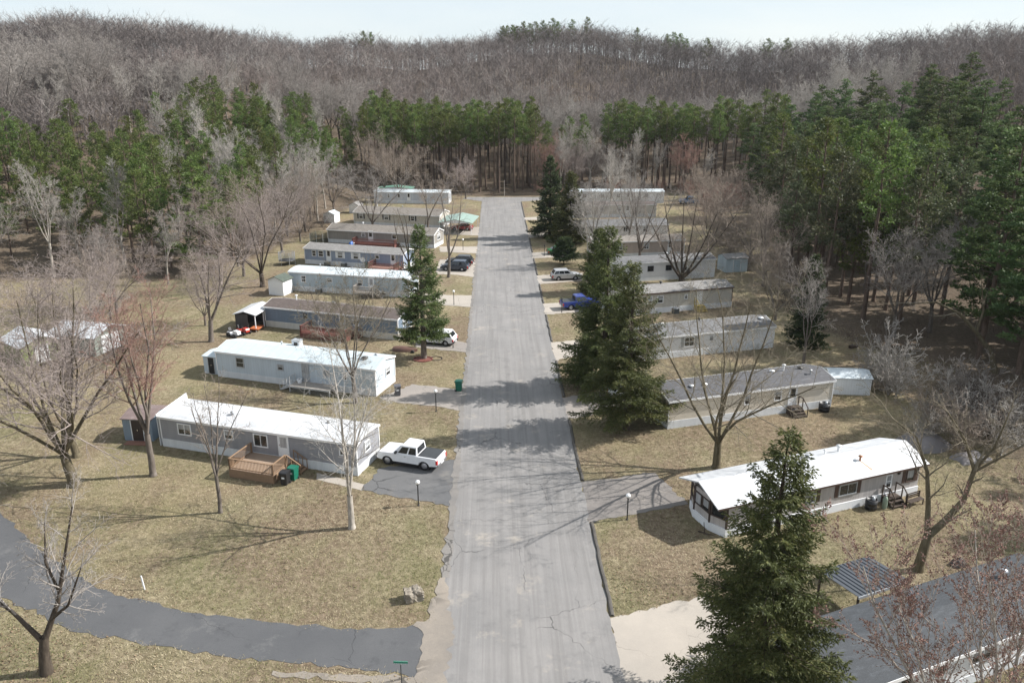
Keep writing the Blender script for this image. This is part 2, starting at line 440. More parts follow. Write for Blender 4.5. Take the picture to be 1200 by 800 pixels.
drives = [
    ([(-10.4, 54.4), (-9.5, 58.0), (-3.4, 59.3), (-3.3, 51.8)], ASPH_DRIVE, 'dark cracked asphalt drive under the white pickup'),
    ([(-8.7, 76.5), (-5.4, 75.5), (-3.3, 75.0), (-3.3, 69.5), (-5.6, 70.6), (-9.6, 71.6), (-11.6, 73.0), (-10.6, 74)], CONC_OLD, 'cracked grey concrete drive beside the pale blue home'),
    ([(-9.5, 92.2), (-5.2, 90.8), (-3.3, 89.8), (-3.3, 86.3), (-5.1, 87.0), (-9.5, 88.3)], CONC_OLD, 'grey drive under the white car by the lone spruce'),
    ([(-10.5, 112.7), (-6.9, 111.7), (-3.3, 111.6), (-3.3, 105.3), (-6.6, 106.2), (-10.5, 107)], CONC, 'pale concrete drive behind the lone spruce'),
    ([(-9.7, 135.5), (-6.7, 135.0), (-3.3, 134.9), (-3.3, 122.5), (-6.2, 124.3), (-9.7, 125)], CONC, 'pale concrete drive holding two dark cars'),
    ([(-10.4, 146.8), (-3.3, 146.6), (-3.3, 140.5), (-10.1, 142.1)], CONC, 'short pale concrete drive in front of the white gabled end'),
    ([(-10.9, 168.3), (-3.3, 167), (-3.3, 157.5), (-10.5, 159)], CONC, 'pale drive leading to the green roofed carport'),
    ([(6.5, 55.3), (12.6, 56.7), (14.2, 51.8), (6.5, 49.4)], CONC_WORN, 'grey brown drive beside the bay windowed white roofed home'),
    ([(6.5, 72.5), (13.4, 75.4), (13.7, 70.2), (6.5, 67.2)], CONC_OLD, 'grey drive under the big double spruce'),
    ([(6.5, 89.8), (12.4, 91.2), (13.3, 87.4), (6.5, 83.2)], CONC, 'pale concrete drive with a black post at its edge'),
    ([(6.5, 106.8), (13.5, 108.2), (13.5, 103.2), (6.5, 101.4)], CONC, 'pale concrete drive under the blue pickup'),
    ([(6.5, 123.5), (14, 125.2), (14, 120.2), (6.5, 117.9)], CONC, 'pale concrete drive under the silver car'),
    ([(6.4, 141.0), (14.2, 142.7), (14, 137.7), (6.4, 136.1)], CONC, 'pale concrete drive under the green car'),
    ([(6.4, 160.2), (12.4, 161.3), (12.5, 156.9), (6.4, 154.7)], CONC, 'pale concrete drive beside the twin dark spruces'),
    ([(6.4, 178.8), (12, 180.3), (12, 175.9), (6.4, 175.4)], CONC, 'pale concrete drive nearest the far end of the road'),
    ([(6.5, 38.8), (13.0, 41.0), (15.2, 36), (14, 22), (6.5, 20)], CONC, 'wide pale concrete drive beside the nearest tall spruce'),
]
for P, m, lab in drives: sheet('driveway', P, m, .024, lab, .085, .4)
sheet('footpath', [(-14.4, 57.3), (-10.3, 55.3), (-10.3, 54.3), (-14.2, 56.2)], CONC, .016, 'narrow concrete path from the deck steps to the drive', .02, .6)

def kerb():
    rng = random.Random(3); gaps = [(49.4, 55.3), (67.2, 72.5), (83.2, 89.8), (101.4, 106.8), (117.9, 123.5), (136.1, 141), (154.7, 160.2), (175.4, 178.8), (20, 38.8)]
    m = mat('dark_kerb_asphalt', (.075, .068, .06), .9, .3, 3)
    edges = sorted(gaps); y = -15; runs = []
    for a, b in edges:
        if a - y > 1: runs.append((y + .2, a - .1))
        y = b
    runs.append((y + .2, 202))
    for a, b in runs:
        mb = MB(); n = max(2, int((b - a) / .8)); prof = [(-.12, -.04), (-.10, .10), (-.05, .14), (.05, .14), (.12, .08), (.18, -.04)]
        rows = []
        for i in range(n + 1):
            yy = a + (b - a) * i / n; dx = rng.gauss(0, .03); k = rng.uniform(.8, 1.1)
            rows += [(XR + .1 + dx + px, yy, max(pz, -.04) * k) for px, pz in prof]
        q = len(prof)
        mb.add(rows, [(i * q + j, i * q + j + 1, (i + 1) * q + j + 1, (i + 1) * q + j) for i in range(n) for j in range(q - 1)])
        mb.add(rows[:q], [tuple(range(q))]); mb.add(rows[-q:], [tuple(range(q))])
        o = mb.build('kerb', m); tag(o, 'low dark asphalt kerb along the spruce side of the road', kind='structure')
kerb()

# ------------------------------------------------------------------ buildings
def window(parent, O, U, N, u0, u1, z0, z1, frame=None, glass=None, cols=2, rows=1, fw=.09, shutters=None, name='window'):
    """framed window: frame is a part, its pane a sub-part"""
    O, U, N = Vector(O), Vector(U), Vector(N); Z = Vector((0, 0, 1)); fr = frame or M['white']
    mb = MB(); A = lambda a, b, c, d, w0, w1: mb.frame_box(O, U, Z, N, a, b, c, d, w0, w1)
    A(u0, u1, z1 - fw, z1, -.02, .06); A(u0, u1, z0, z0 + fw, -.02, .07)
    A(u0, u0 + fw, z0 + fw, z1 - fw, -.02, .06); A(u1 - fw, u1, z0 + fw, z1 - fw, -.02, .06)
    for i in range(1, cols):
        c = u0 + (u1 - u0) * i / cols; A(c - .025, c + .025, z0 + fw, z1 - fw, -.01, .045)
    for i in range(1, rows):
        c = z0 + (z1 - z0) * i / rows; A(u0 + fw, u1 - fw, c - .025, c + .025, -.01, .045)
    f = mb.build('window', fr, parent)
    g = MB().frame_box(O, U, Z, N, u0 + fw * .8, u1 - fw * .8, z0 + fw * .8, z1 - fw * .8, -.01, .02)
    g.build('pane', glass or M['glass'], f)
    k = RNG.random()
    if glass is None and k < .62:
        zt = z1 - fw; zb = zt - (z1 - z0) * (.25 + .6 * k)
        MB().frame_box(O, U, Z, N, u0 + fw * .9, u1 - fw * .9, zb, zt, .018, .026).build('blind', M['curtain'], f)
    if shutters:
        for a in (u0 - .36, u1 + .06):
            MB().frame_box(O, U, Z, N, a, a + .30, z0 - .02, z1 + .02, -.01, .04).build('shutter', shutters, parent)
    return f

def door(parent, O, U, N, u0, u1, z0, z1, m=None, storm=True):
    O, U, N = Vector(O), Vector(U), Vector(N); Z = Vector((0, 0, 1))
    mb = MB(); A = lambda a, b, c, d, w0, w1: mb.frame_box(O, U, Z, N, a, b, c, d, w0, w1)
    A(u0, u1, z1 - .08, z1, -.02, .07); A(u0, u0 + .08, z0, z1 - .08, -.02, .07); A(u1 - .08, u1, z0, z1 - .08, -.02, .07)
    A(u0 + .08, u1 - .08, z0, z1 - .08, -.02, .035)
    d = mb.build('door', m or M['white'], parent)
    if storm: MB().frame_box(O, U, Z, N, u0 + .2, u1 - .2, z0 + (z1 - z0) * .42, z1 - .22, .0, .045).build('pane', M['curtain'] if storm == 'c' else M['glass'], d)
    MB().frame_box(O, U, Z, N, u0 + .12, u0 + .16, z0 + .95, z0 + 1.08, .03, .09).build('handle', M['chrome'], d)
    return d

def vent_pipe(parent, x, y, z, h=.35, r=.07, m=None, cap=True, name='roof_vent'):
    mb = MB().tube((x, y, z - .1), (x, y, z + h), r, n=8)
    if cap: mb.lathe([(r * 2.2, h), (r * 2.2, h + .06), (.01, h + .13)], 10, (x, y, z))
    return mb.build(name, m or M['galv'], parent)

def home(label, A, ang, L, W, wall, roof, hw=2.75, skirt=.72, rise=.45, oh=.18, kind='gable', front=(), left=(), right=(), skirtm=None, trim=None, vents=(), endoh=.12, corner=True, name='mobile_home', wall2=None, wainscot=None):
    r = thing(name, label, 'mobile home', (A[0], A[1], 0), radians(ang), 'mobile homes along the road')
    tr = trim or M['fascia']
    # skirting: a slightly proud plinth
    mb = MB(); s = .03
    mb.box(-s, L + s, -s, W + s, -.05, skirt)
    mb.build('skirting', skirtm or M['skirt'], r)
    # shell
    n = 8 if kind == 'bow' else 2
    def top(off=0.0, ohy=0.0):
        pts = []
        for i in range(n + 1):
            t = i / n; y = -ohy + (W + 2 * ohy) * t
            z = hw + off + (rise * (1 - (2 * t - 1) ** 2) if kind == 'bow' else rise * (1 - abs(2 * t - 1)))
            pts.append((y, z))
        return pts
    mb = MB(); mb.prism([(0, skirt - .02)] + [(y, z) for y, z in top(-.02)] + [(W, skirt - .02)], 'x', 0, L)
    mb.build('wall', wall, r)
    # roof slab
    tp = top(.05, oh); bt = top(-.05, oh)
    tp = [(y, z - (oh * rise * 2 / W if i in (0, n) else 0)) for i, (y, z) in enumerate(tp)]
    bt = [(y, z - (oh * rise * 2 / W if i in (0, n) else 0)) for i, (y, z) in enumerate(bt)]
    mb = MB(); mb.prism(bt + tp[::-1], 'x', -endoh, L + endoh)
    ro = mb.build('roof', roof, r)
    # fascia strips under both eaves and along the gable ends
    mb = MB(); zf = tp[0][1]
    mb.box(-endoh - .01, L + endoh + .01, -oh - .03, -oh, zf - .17, zf + .015)
    mb.box(-endoh - .01, L + endoh + .01, W + oh, W + oh + .03, zf - .17, zf + .015)
    for x in (-endoh - .035, L + endoh + .01):
        for (y0, z0), (y1, z1) in zip(tp[:-1], tp[1:]):
            mb.add([(xx, yy, zz + dz) for xx in (x, x + .025) for yy, zz in ((y0, z0), (y1, z1)) for dz in (-.17, .015)],
                   [(0, 1, 3, 2), (4, 6, 7, 5), (0, 2, 6, 4), (1, 5, 7, 3), (0, 4, 5, 1), (2, 3, 7, 6)])
    mb.build('fascia', tr, r)
    if corner:
        for cx in (0, L):
            for cy in (0, W):
                MB().box(cx - .05, cx + .05, cy - .05, cy + .05, skirt, hw - .02).build('corner_trim', tr, r)
    F = ((0, 0, 0), (1, 0, 0), (0, -1, 0)); Lf = ((0, W, 0), (0, -1, 0), (-1, 0, 0)); Rt = ((L, 0, 0), (0, 1, 0), (1, 0, 0))
    for face, items in ((F, front), (Lf, left), (Rt, right)):
        for it in items:
            k = it[0]
            if k == 'w': window(r, *face, *it[1:5], **(it[5] if len(it) > 5 else {}))
            elif k == 'd': door(r, *face, *it[1:5], **(it[5] if len(it) > 5 else {}))
    for v in vents:
        x, y = v[0], v[1]; z = hw + rise * (1 - abs(2 * y / W - 1)) + .03
        vent_pipe(r, x, y, z, *(v[2:4] if len(v) > 3 else (.3, .08)), m=(v[4] if len(v) > 4 else None))
    return r

W_ = lambda a, b, z0=1.35, z1=2.4, **k: ('w', a, b, z0, z1, k)
D_ = lambda a, b, z0=.74, z1=2.66, **k: ('d', a, b, z0, z1, k)
SH_BLACK = mat('dark_shutter', (.03, .032, .036), .6, .1); SH_BROWN = mat('brown_shutter', (.075, .045, .035), .6, .15)
CUR = M['curtain']
R_WHITE = roofing('white_coated_roof', (.57, .58, .595), (.43, .445, .465), False, .55, (.33, .31, .295), .5)
R_PALE = roofing('pale_blue_grey_metal_roof', (.50, .57, .60), (.44, .50, .53), False, .5, (.36, .28, .26), .35)
R_PALE2 = roofing('pale_grey_metal_roof', (.52, .57, .60), (.44, .49, .52), False, .5, (.38, .40, .42), .3)
R_BROWN = roofing('weathered_brown_shingles', (.125, .098, .088), (.085, .07, .065))
R_GREY = roofing('grey_shingles', (.165, .165, .168), (.115, .115, .12))
R_GREY2 = roofing('pale_grey_shingles', (.25, .24, .23), (.18, .172, .168))
R_DARK = roofing('charcoal_shingles', (.10, .10, .108), (.07, .07, .078))
R_TAN = roofing('tan_grey_shingles', (.235, .21, .185), (.17, .15, .132))
S_GREY = siding('grey_lap_siding', (.30, .305, .33), .2)
S_BLUEW = siding('pale_blue_ribbed_siding', (.50, .565, .62), .3, True, .12)
S_BLUE = siding('slate_blue_siding', (.165, .22, .29), .2, False)
S_SKY = siding('light_blue_lap_siding', (.44, .52, .58), .2)
S_PERI = siding('periwinkle_lap_siding', (.27, .325, .43), .2)
S_TAN = siding('grey_tan_siding', (.30, .285, .265), .2)
S_BEIGE = siding('beige_lap_siding', (.56, .53, .47), .2)
S_CREAM = siding('cream_lap_siding', (.74, .675, .575), .2, False, .1)
S_WHITE = siding('white_lap_siding', (.78, .78, .79), .2, False, .08)
S_GREYM = siding('stained_grey_ribbed_metal', (.48, .45, .435), .24, True, .3)
S_BLUEGREY = siding('faded_blue_grey_siding', (.52, .56, .62), .2)
SK_CREAM = siding('ivory_skirting', (.60, .58, .53), .2, True, .2)
SK_GREY = siding('grey_skirting', (.46, .45, .43), .14, True, .2)

CA, SA = cos(radians(-18.3)), sin(radians(-18.3))
L1 = home('long grey mobile home with bright white roof and a brown wooden deck', (-28.6, 62.5), -18.2, 18.5, 3.9, S_GREY, R_WHITE, 2.72, .74, .28, .08, 'bow',
     [W_(1.75, 3.1), W_(6.35, 7.25, 1.55, 2.4, cols=1, rows=2), W_(9.15, 10.5, 1.3, 2.45), D_(11.45, 12.45, storm='c'), W_(17.0, 17.45, 1.6, 2.25, cols=1)],
     [], [W_(1.35, 2.25, 1.35, 2.3, cols=1, rows=2)], vents=[(6.2, 1.6, .25, .1), (14.8, 2.5, .2, .08)])
L2 = home('pale blue ribbed metal home with a pale rust stained roof', (-29.4, 79.3), -18.9, 18.5, 4.3, S_BLUEW, R_PALE, 2.8, .68, .5, .1, 'gable',
     [W_(2.4, 3.4, 1.3, 2.4, frame=M['galv'], cols=1, rows=2, glass=M['glass']), W_(7.4, 8.1, 1.55, 2.2, frame=M['galv'], cols=1, rows=2), D_(10.25, 11.05, storm='c', m=M['galv']), W_(12.7, 13.4, 1.45, 2.2, frame=M['galv'], cols=1, glass=CUR), W_(14.9, 15.4, 1.3, 2.2, cols=1)],
     [], [W_(2.2, 3.2, 1.25, 2.2, cols=1, rows=2)], vents=[(16.6, 1.6, .12, .16, M['black']), (17.2, 3.0, .12, .1), (6, 3.1, .3, .06), (13.9, 2.8, .2, .07)])
L3 = home('slate blue home with weathered brown shingle roof and ivory skirting', (-29.2, 97.1), -19.2, 18.5, 4.0, S_BLUE, R_BROWN, 2.65, .78, .5, .2, 'gable',
     [W_(5.6, 6.1, 1.6, 2.2, frame=M['dark'], cols=1), W_(12.5, 13.3, 1.3, 2.3), D_(10.6, 11.5)], [], [W_(1.3, 2.6, 1.3, 2.3, frame=M['white'])], SK_CREAM,
     vents=[(3.2, 2.4, .6, .09, M['white']), (8.4, 2.6, .2, .1)])
L4 = home('light blue home with pale flat looking roof behind a white shed', (-30.5, 115.1), -14.2, 18.6, 4.2, S_SKY, R_PALE2, 2.8, .74, .3, .1, 'bow',
     [W_(1.9, 2.7, 1.35, 2.4, cols=1, rows=2), W_(6.0, 6.9, 1.55, 2.25, cols=1, rows=2), W_(10.8, 11.6, 1.3, 2.3, cols=1, rows=2), D_(12.5, 13.4, storm='c')], vents=[(4, 2.2, .5, .05), (9, 2.4, .25, .08)])
L5 = home('periwinkle blue home with white shutters, grey roof and a red deck', (-32.3, 133.1), -18, 18.2, 4.3, S_PERI, R_GREY2, 2.72, .74, .5, .22, 'gable',
     [W_(1.4, 2.2, cols=1, rows=2), W_(2.6, 3.6, rows=2, cols=1), D_(4.1, 5.0), W_(6.2, 7.2, cols=1, rows=2, shutters=M['white']), W_(9.1, 10.1, cols=1, rows=2, shutters=M['white']), W_(13.1, 13.9, 1.6, 2.3, cols=1), D_(15.9, 16.8)], vents=[(8, 2.5)])
L6 = home('grey tan home with a white gabled end and long red deck', (-32.0, 151.3), -16.4, 21.6, 4.9, S_TAN, R_TAN, 2.55, .7, .8, .25, 'gable',
     [W_(7.0, 7.8, 1.5, 2.2, cols=1, rows=2), D_(8.4, 9.4), W_(13.2, 14.2, 1.3, 2.2, cols=1)], [], [W_(1.6, 3.2, 1.2, 2.2), W_(2.0, 2.8, 2.45, 2.95, cols=1)], vents=[(6, 3, .35, .1, M['white'])])
L7 = home('beige home with dark shutters beneath a brown grey roof', (-30.3, 170.8), -16.4, 19.5, 6.0, S_BEIGE, R_TAN, 2.7, .7, .9, .25, 'gable',
     [W_(1.2, 2.2, cols=1, rows=2, shutters=SH_BLACK), W_(7.0, 8.1, cols=1, rows=2, shutters=SH_BLACK), W_(13.0, 14.0, cols=1, rows=2, shutters=SH_BLACK)], vents=[(4.2, 3, .35, .1, M['white']), (10, 3.2)])
L8 = home('faded blue white home farthest down the lamp lined lawn side', (-30.3, 201.5), -5.6, 18.8, 4.6, S_BLUEGREY, R_PALE2, 2.75, .74, .4, .1, 'bow',
     [W_(1.2, 2.0, cols=1), W_(3.3, 4.0, cols=1), W_(5.9, 6.6, cols=1), D_(8.3, 9.2), W_(12.5, 13.4)], [], [W_(1.6, 2.8)], vents=[(.5, 2, .3, .2, M['white'])])
# right side
R2 = home('cream home with charcoal shingle roof and small dark steps', (15.4, 65.0), 16.0, 17.4, 4.3, S_CREAM, R_DARK, 2.75, .75, .5, .2, 'gable',
     [W_(7.7, 8.3, 1.35, 2.35, cols=1, rows=2), W_(10.9, 11.7, 1.35, 2.35, cols=1, rows=2), D_(12.45, 13.4, storm=True)], [W_(1.4, 2.9)], [], vents=[(3, 1.5, .12, .1, M['white']), (4.4, 1.5, .12, .1, M['white']), (13.4, 2.4, .6, .09, M['white']), (12.2, 2.5, .12, .12, M['white']), (15.3, 2.4, .12, .14, M['black']), (15.6, 1.2, .4, .07)])
R3 = home('white home with grey shingle roof behind the bare fan shaped tree', (15.5, 82.9), 14.8, 17.5, 4.4, S_WHITE, R_GREY, 2.65, .7, .6, .22, 'gable',
     [W_(5.9, 7.2, 1.15, 2.3, rows=2, shutters=M['galv']), W_(9.0, 9.6, 1.6, 2.2, cols=1), W_(1.5, 2.6)], vents=[(1.5, 1.6, .15, .12, M['white']), (4.2, 2.4, .12, .15, M['white']), (16.6, 1.6, .12, .15, M['white']), (9.3, 3, .3, .08, M['black'])])
R4 = home('beige home with brown edged grey roof and small yellow steps', (15.5, 100.3), 15.0, 17.6, 4.3, S_BEIGE, R_GREY2, 2.85, .72, .5, .2, 'gable',
     [W_(4.8, 5.6, cols=1, rows=2), W_(6.3, 7.2, cols=1, rows=2), W_(10.3, 10.8, 1.65, 2.3, cols=1), D_(12.0, 13.0, storm=False)], trim=SH_BROWN, vents=[(8, 2.6, .3, .12, M['black'])])
R5 = home('bright white home with dark roof behind the forked black trunks', (16.8, 118.3), 11.5, 18.2, 4.4, S_WHITE, R_GREY, 2.95, .72, .5, .2, 'gable',
     [W_(6.9, 7.9, 1.5, 2.35, frame=SH_BLACK, cols=1, rows=2), W_(9.9, 10.9, 1.5, 2.35, frame=SH_BLACK, cols=1, rows=2), W_(12.7, 13.5, 1.3, 2.5, cols=1, rows=2)], vents=[(11, 2.6, .3, .1)])
R6 = home('pinkish tan home with tan roof half hidden by pale branches', (17.2, 136.0), 8, 16.5, 4.6, siding('pinkish_tan_siding', (.50, .42, .37), .2), R_TAN, 2.8, .7, .6, .2, 'gable',
     [W_(4, 5.2), W_(9, 10), D_(13.4, 14.4)], vents=[(5, 2.6)])
R7 = home('white home under a plain grey roof past the twin dark spruces', (17.0, 152.5), 6, 17, 5.0, S_WHITE, R_GREY, 2.7, .7, .8, .2, 'gable', [W_(3, 4.2), W_(8, 9), W_(12, 13)], vents=[(8, 3)])
R8 = home('pale beige home with mauve brown roof near the road end', (17.5, 178.3), 3, 19, 4.6, S_BEIGE, R_BROWN, 2.8, .7, .4, .2, 'gable', [W_(3, 4), W_(6, 7), W_(10, 11), D_(12, 13)])
R9 = home('far white home with pale curved roof before the pines', (18.5, 200.4), -1, 24, 4.6, S_WHITE, R_PALE2, 2.8, .7, .35, .1, 'bow', [W_(3.5, 4.6), W_(8, 9), W_(12, 13), D_(14.5, 15.5), W_(19, 20)])

# home with bay window (right, nearest in full view)
def bay_home():
    L, W, hw, sk, rise = 17.2, 4.3, 2.55, .62, .75
    r = thing('mobile_home', 'stained grey home with white roof and bay windowed dark gabled end', 'mobile home', (15.7, 47.3, 0), radians(19.6), 'mobile homes along the road')
    bay = [(0, W), (-.55, W * .72), (-.55, W * .28), (0, 0)]          # bowed end, x outwards
    def plan(e): return [(-e * 1.2, -e), (-.55 - e * 1.2, W * .28 - e * .3), (-.55 - e * 1.2, W * .72 + e * .3), (-e * 1.2, W + e), (L + e, W + e), (L + e, -e)]
    MB().prism(plan(.06), 'z', -.05, sk).build('skirting', mat('bright_white_skirting', (.74, .755, .78), .5, .06), r)
    wl = MB(); wl.prism(plan(0), 'z', sk - .02, hw - .02); wl.prism([(0, hw - .03), (W, hw - .03), (W / 2, hw + rise - .06)], 'x', 0, L); wl.build('wall', S_GREYM, r)
    # dark gable face above the bay
    MB().prism([(.1, hw - .06), (W - .1, hw - .06), (W / 2, hw + rise - .12)], 'x', -.06, -.005).build('gable_panel', mat('dark_brown_panel', (.035, .026, .022), .7, .2), r)
    # roof: white, deep overhang on the bay end
    e = .3; x0, x1 = -1.0, L + .55
    tp = [(-e, hw + .06 - e * rise * 2 / W), (W / 2, hw + rise + .06), (W + e, hw + .06 - e * rise * 2 / W)]
    MB().prism([(y, z - .1) for y, z in tp] + tp[::-1], 'x', x0, x1).build('roof', R_WHITE, r)
    mb = MB()
    mb.box(x0, x1, -e - .03, -e - .002, tp[0][1] - .13, tp[0][1] - .005)
    mb.box(x0, x1, W + e + .002, W + e + .03, tp[0][1] - .13, tp[0][1] - .005)
    mb.build('fascia', SH_BROWN, r)
    # bay windows on the three facets, dark mullions
    pts = [Vector((p[0], p[1], 0)) for p in bay]
    drk = mat('dark_mullion', (.05, .035, .03), .5, .1)
    for a, b in zip(pts[:-1], pts[1:]):
        U = (b - a); ln = U.length; U.normalize(); N = Vector((0, 0, 1)).cross(U) * -1
        if N.x > 0: N = -N
        if ln > 1.5:
            window(r, a, U, N, .06, ln / 2 - .04, 1.25, 2.2, frame=drk, cols=1, glass=CUR); window(r, a, U, N, ln / 2 + .04, ln - .06, 1.25, 2.2, frame=drk, cols=1)
        else: window(r, a, U, N, .1, ln - .1, 1.25, 2.2, frame=drk, cols=1)
    for p in pts: MB().box(p.x - .06, p.x + .06, p.y - .06, p.y + .06, sk, hw).build('corner_trim', drk, r)
    F = ((0, 0, 0), (1, 0, 0), (0, -1, 0))
    for a, b in ((6.6, 7.5), (9.55, 11.2)): window(r, *F, a, b, 1.2, 2.15, frame=M['galv'], cols=2, shutters=SH_BROWN)
    window(r, *F, 13.9, 14.5, 1.0, 2.15, frame=M['white'], cols=1, rows=2)
    window(r, *F, 15.9, 16.7, 1.15, 2.2, frame=SH_BROWN, cols=1, shutters=SH_BROWN)
    MB().tube((15.1, -.0, 2.1), (15.1, -.07, 2.1), .13, n=12).build('wall_vent', M['black'], r)
    zr = hw + rise
    for x, y, h, rr in ((11.9, 2.9, .45, .09), (10.6, 2.9, .3, .05), (9.0, 2.8, .12, .12), (7.4, 2.2, .06, .1)): vent_pipe(r, x, y, zr - abs(y - W / 2) * rise * 2 / W + .04, h, rr, M['white'] if h > .2 else M['galv'])
    vent_pipe(r, 12.4, 1.2, zr - (W / 2 - 1.2) * rise * 2 / W + .04, .35, .07, mat('rusty_metal', (.33, .15, .07), .8, .3))
    # rust streak below that pipe is a thin stain sheet following the slope
    k = rise * 2 / W; zz = lambda y: hw + .06 + y * k + .006
    MB().add([(12.37, 1.15, zz(1.15)), (12.6, .2, zz(.2)), (12.75, .2, zz(.2)), (12.45, 1.15, zz(1.15))], [(0, 1, 2, 3)]).build('rust_stain', mat('rust_stain', (.45, .27, .15), .8, .25), r)
    return r
bay_home()

def near_house():
    """partly visible shingled house at the photo's lower right edge"""
    L, W, hw, sk, rise = 18.5, 4.4, 2.65, .6, .6
    r = thing('mobile_home', 'near wide white home with slate grey shingle roof behind red budding twigs', 'mobile home', (15.9, 29.75, 0), radians(21.5), 'mobile homes along the road')
    MB().box(-.03, L, -.03, W + .03, -.05, sk).build('skirting', M['skirt'], r)
    MB().prism([(0, sk - .02), (0, hw), (W / 2, hw + rise - .03), (W, hw), (W, sk - .02)], 'x', 0, L - .05).build('wall', S_WHITE, r)
    e = .35; tp = [(-e, hw + .06 - e * rise * 2 / W), (W / 2, hw + rise + .06), (W + e, hw + .06 - e * rise * 2 / W)]
    MB().prism([(y, z - .12) for y, z in tp] + tp[::-1], 'x', -.3, L + .3).build('roof', roofing('slate_shingles', (.062, .069, .078), (.042, .047, .055), stain=(.11, .12, .13), stain_amt=.4), r)
    mb = MB(); mb.box(-.3, L + .3, -e - .03, -e - .002, tp[0][1] - .2, tp[0][1]); mb.build('fascia', M['fascia'], r); MB().box(-.3, L + .3, W + e + .002, W + e + .03, tp[0][1] - .2, tp[0][1] - .01).build('gutter', M['dark'], r)
    F = ((0, 0, 0), (1, 0, 0), (0, -1, 0))
    window(r, *F, 9.0, 10.8, 1.2, 2.35, cols=2); window(r, *F, 4.0, 5.0, 1.2, 2.3, cols=1); door(r, *F, 6.4, 7.4, sk, 2.6); window(r, *F, 14, 15.4, 1.2, 2.3)
    window(r, (0, W, 0), (0, -1, 0), (-1, 0, 0), 2.2, 4.2, 1.2, 2.3)
    mb = MB(); x, y = 15.0, 3.0; z = hw + rise - (y - W / 2) * rise * 2 / W
    mb.tube((x, y, z - .05), (x, y, z + .25), .14, n=10); mb.lathe([(.05, .2), (.2, .28), (.25, .4), (.2, .52), (.04, .58)], 14, (x, y, z)); mb.build('roof_vent', M['chrome'], r)
    return r
near_house()

# ------------------------------------------------------------------ decks and steps
def deck(label, loc, rz, w, d, h, wood, top=None, rail=True, gap=None, skirt='board', steps=None, railh=.9, group=None, bal=.13, open_back=True):
    """deck in its own frame: x along the wall, y=0 at the wall, -y outwards"""
    r = thing('deck', label, 'deck', (*loc, 0), rz, group)
    top = top or wood
    mb = MB(); k = int(d / .15)
    for i in range(k): mb.box(0, w, -d + i * d / k, -d + (i + 1) * d / k - .012, h - .04, h)
    mb.build('deck_floor', top, r)
    for x in (.05, w / 2, w - .05):
        for y in (-d + .05, -.08): MB().box(x - .05, x + .05, y - .05, y + .05, -.05, h - .045).build('post', wood, r)
    if skirt:
        mb = MB()
        if skirt == 'board':
            mb.box(0, w, -d - .03, -d - .002, .03, h - .005); mb.box(-.03, -.002, -d, -.05, .03, h - .005); mb.box(w + .002, w + .03, -d, -.05, .03, h - .005)
        else:
            n = int(w / .16)
            for i in range(n): mb.bar((i * w / n, -d - .02, .02), (min(w, i * w / n + h * .9), -d - .02, h - .02), .05, .015)
            mb.box(0, w, -d - .045, -d - .03, h - .16, h)
        mb.build('deck_skirt', wood, r)
    def railing(a, b):
        a, b = Vector(a), Vector(b); L = (b - a).length; n = max(2, int(L / bal)); mb = MB()
        mb.bar(a + Vector((0, 0, railh)), b + Vector((0, 0, railh)), .12, .045); mb.bar(a + Vector((0, 0, .12)), b + Vector((0, 0, .12)), .04, .06)
        for i in range(n + 1):
            p = a.lerp(b, i / n); big = i in (0, n)
            mb.bar(p + Vector((0, 0, -.02)), p + Vector((0, 0, railh)), .09 if big else .035)
        mb.build('railing', wood, r)
    if rail:
        z = h
        if 'l' in rail: railing((.05, -.1, z), (.05, -d + .05, z))
        if 'f' in rail: railing((.05, -d + .05, z), (w - .05, -d + .05, z))
        if 'r' in rail: railing((w - .05, -d + .05, z), (w - .05, -.1 if gap is None else -gap, z))
    if steps:
        side, y0, y1 = steps; n = max(2, int(round(h / .18))); mb = MB()
        for i in range(n):
            zz = h - (i + 1) * h / (n + 1) ; xo = i * .28
            if side == 'r': mb.box(w + xo + .035, w + xo + .335, y0, y1, zz - .04, zz)
            elif side == 'l': mb.box(-xo - .335, -xo - .035, y0, y1, zz - .04, zz)
            else: mb.box(y0, y1, -d - xo - .335, -d - xo - .035, zz - .04, zz)
        for y in (y0 + .03, y1 - .03):
            if side == 'r': mb.bar((w + .05, y, h - .15), (w + n * .28 + .1, y, .03), .04, .2)
            elif side == 'l': mb.bar((-.05, y, h - .15), (-n * .28 - .1, y, .03), .04, .2)
            else: mb.bar((y, -d - .05, h - .15), (y, -d - n * .28 - .1, .03), .04, .2)
        mb.build('stair', wood, r)
        for y in (y0, y1):
            hb = MB()
            if side == 'r': p0, p1 = Vector((w, y, h)), Vector((w + n * .28 + .1, y, 0))
            elif side == 'l': p0, p1 = Vector((0, y, h)), Vector((-n * .28 - .1, y, 0))
            else: p0, p1 = Vector((y, -d, h)), Vector((y, -d - n * .28 - .1, 0))
            hb.bar(p0 + Vector((0, 0, .85)), p1 + Vector((0, 0, .85)), .09, .04)
            for t in (.02, .33, .66, .98): q = p0.lerp(p1, t); hb.bar(q, q + Vector((0, 0, .85)), .05)
            hb.build('handrail', wood, r)
    return r
def along(A, ang, u, out=0.0):
    a = radians(ang); return (A[0] + u * cos(a) + out * sin(a), A[1] + u * sin(a) - out * cos(a))
GD = 'decks built against the homes'
deck('brown wooden deck with spindle railings on the grey white roofed home', along((-28.6, 62.5), -18.2, 8.9, .04), radians(-18.2), 4.0, 3.1, .72, M['deck'], M['decktop'], 'lfr', 1.25, 'board', ('r', -1.15, -.15), group=GD)
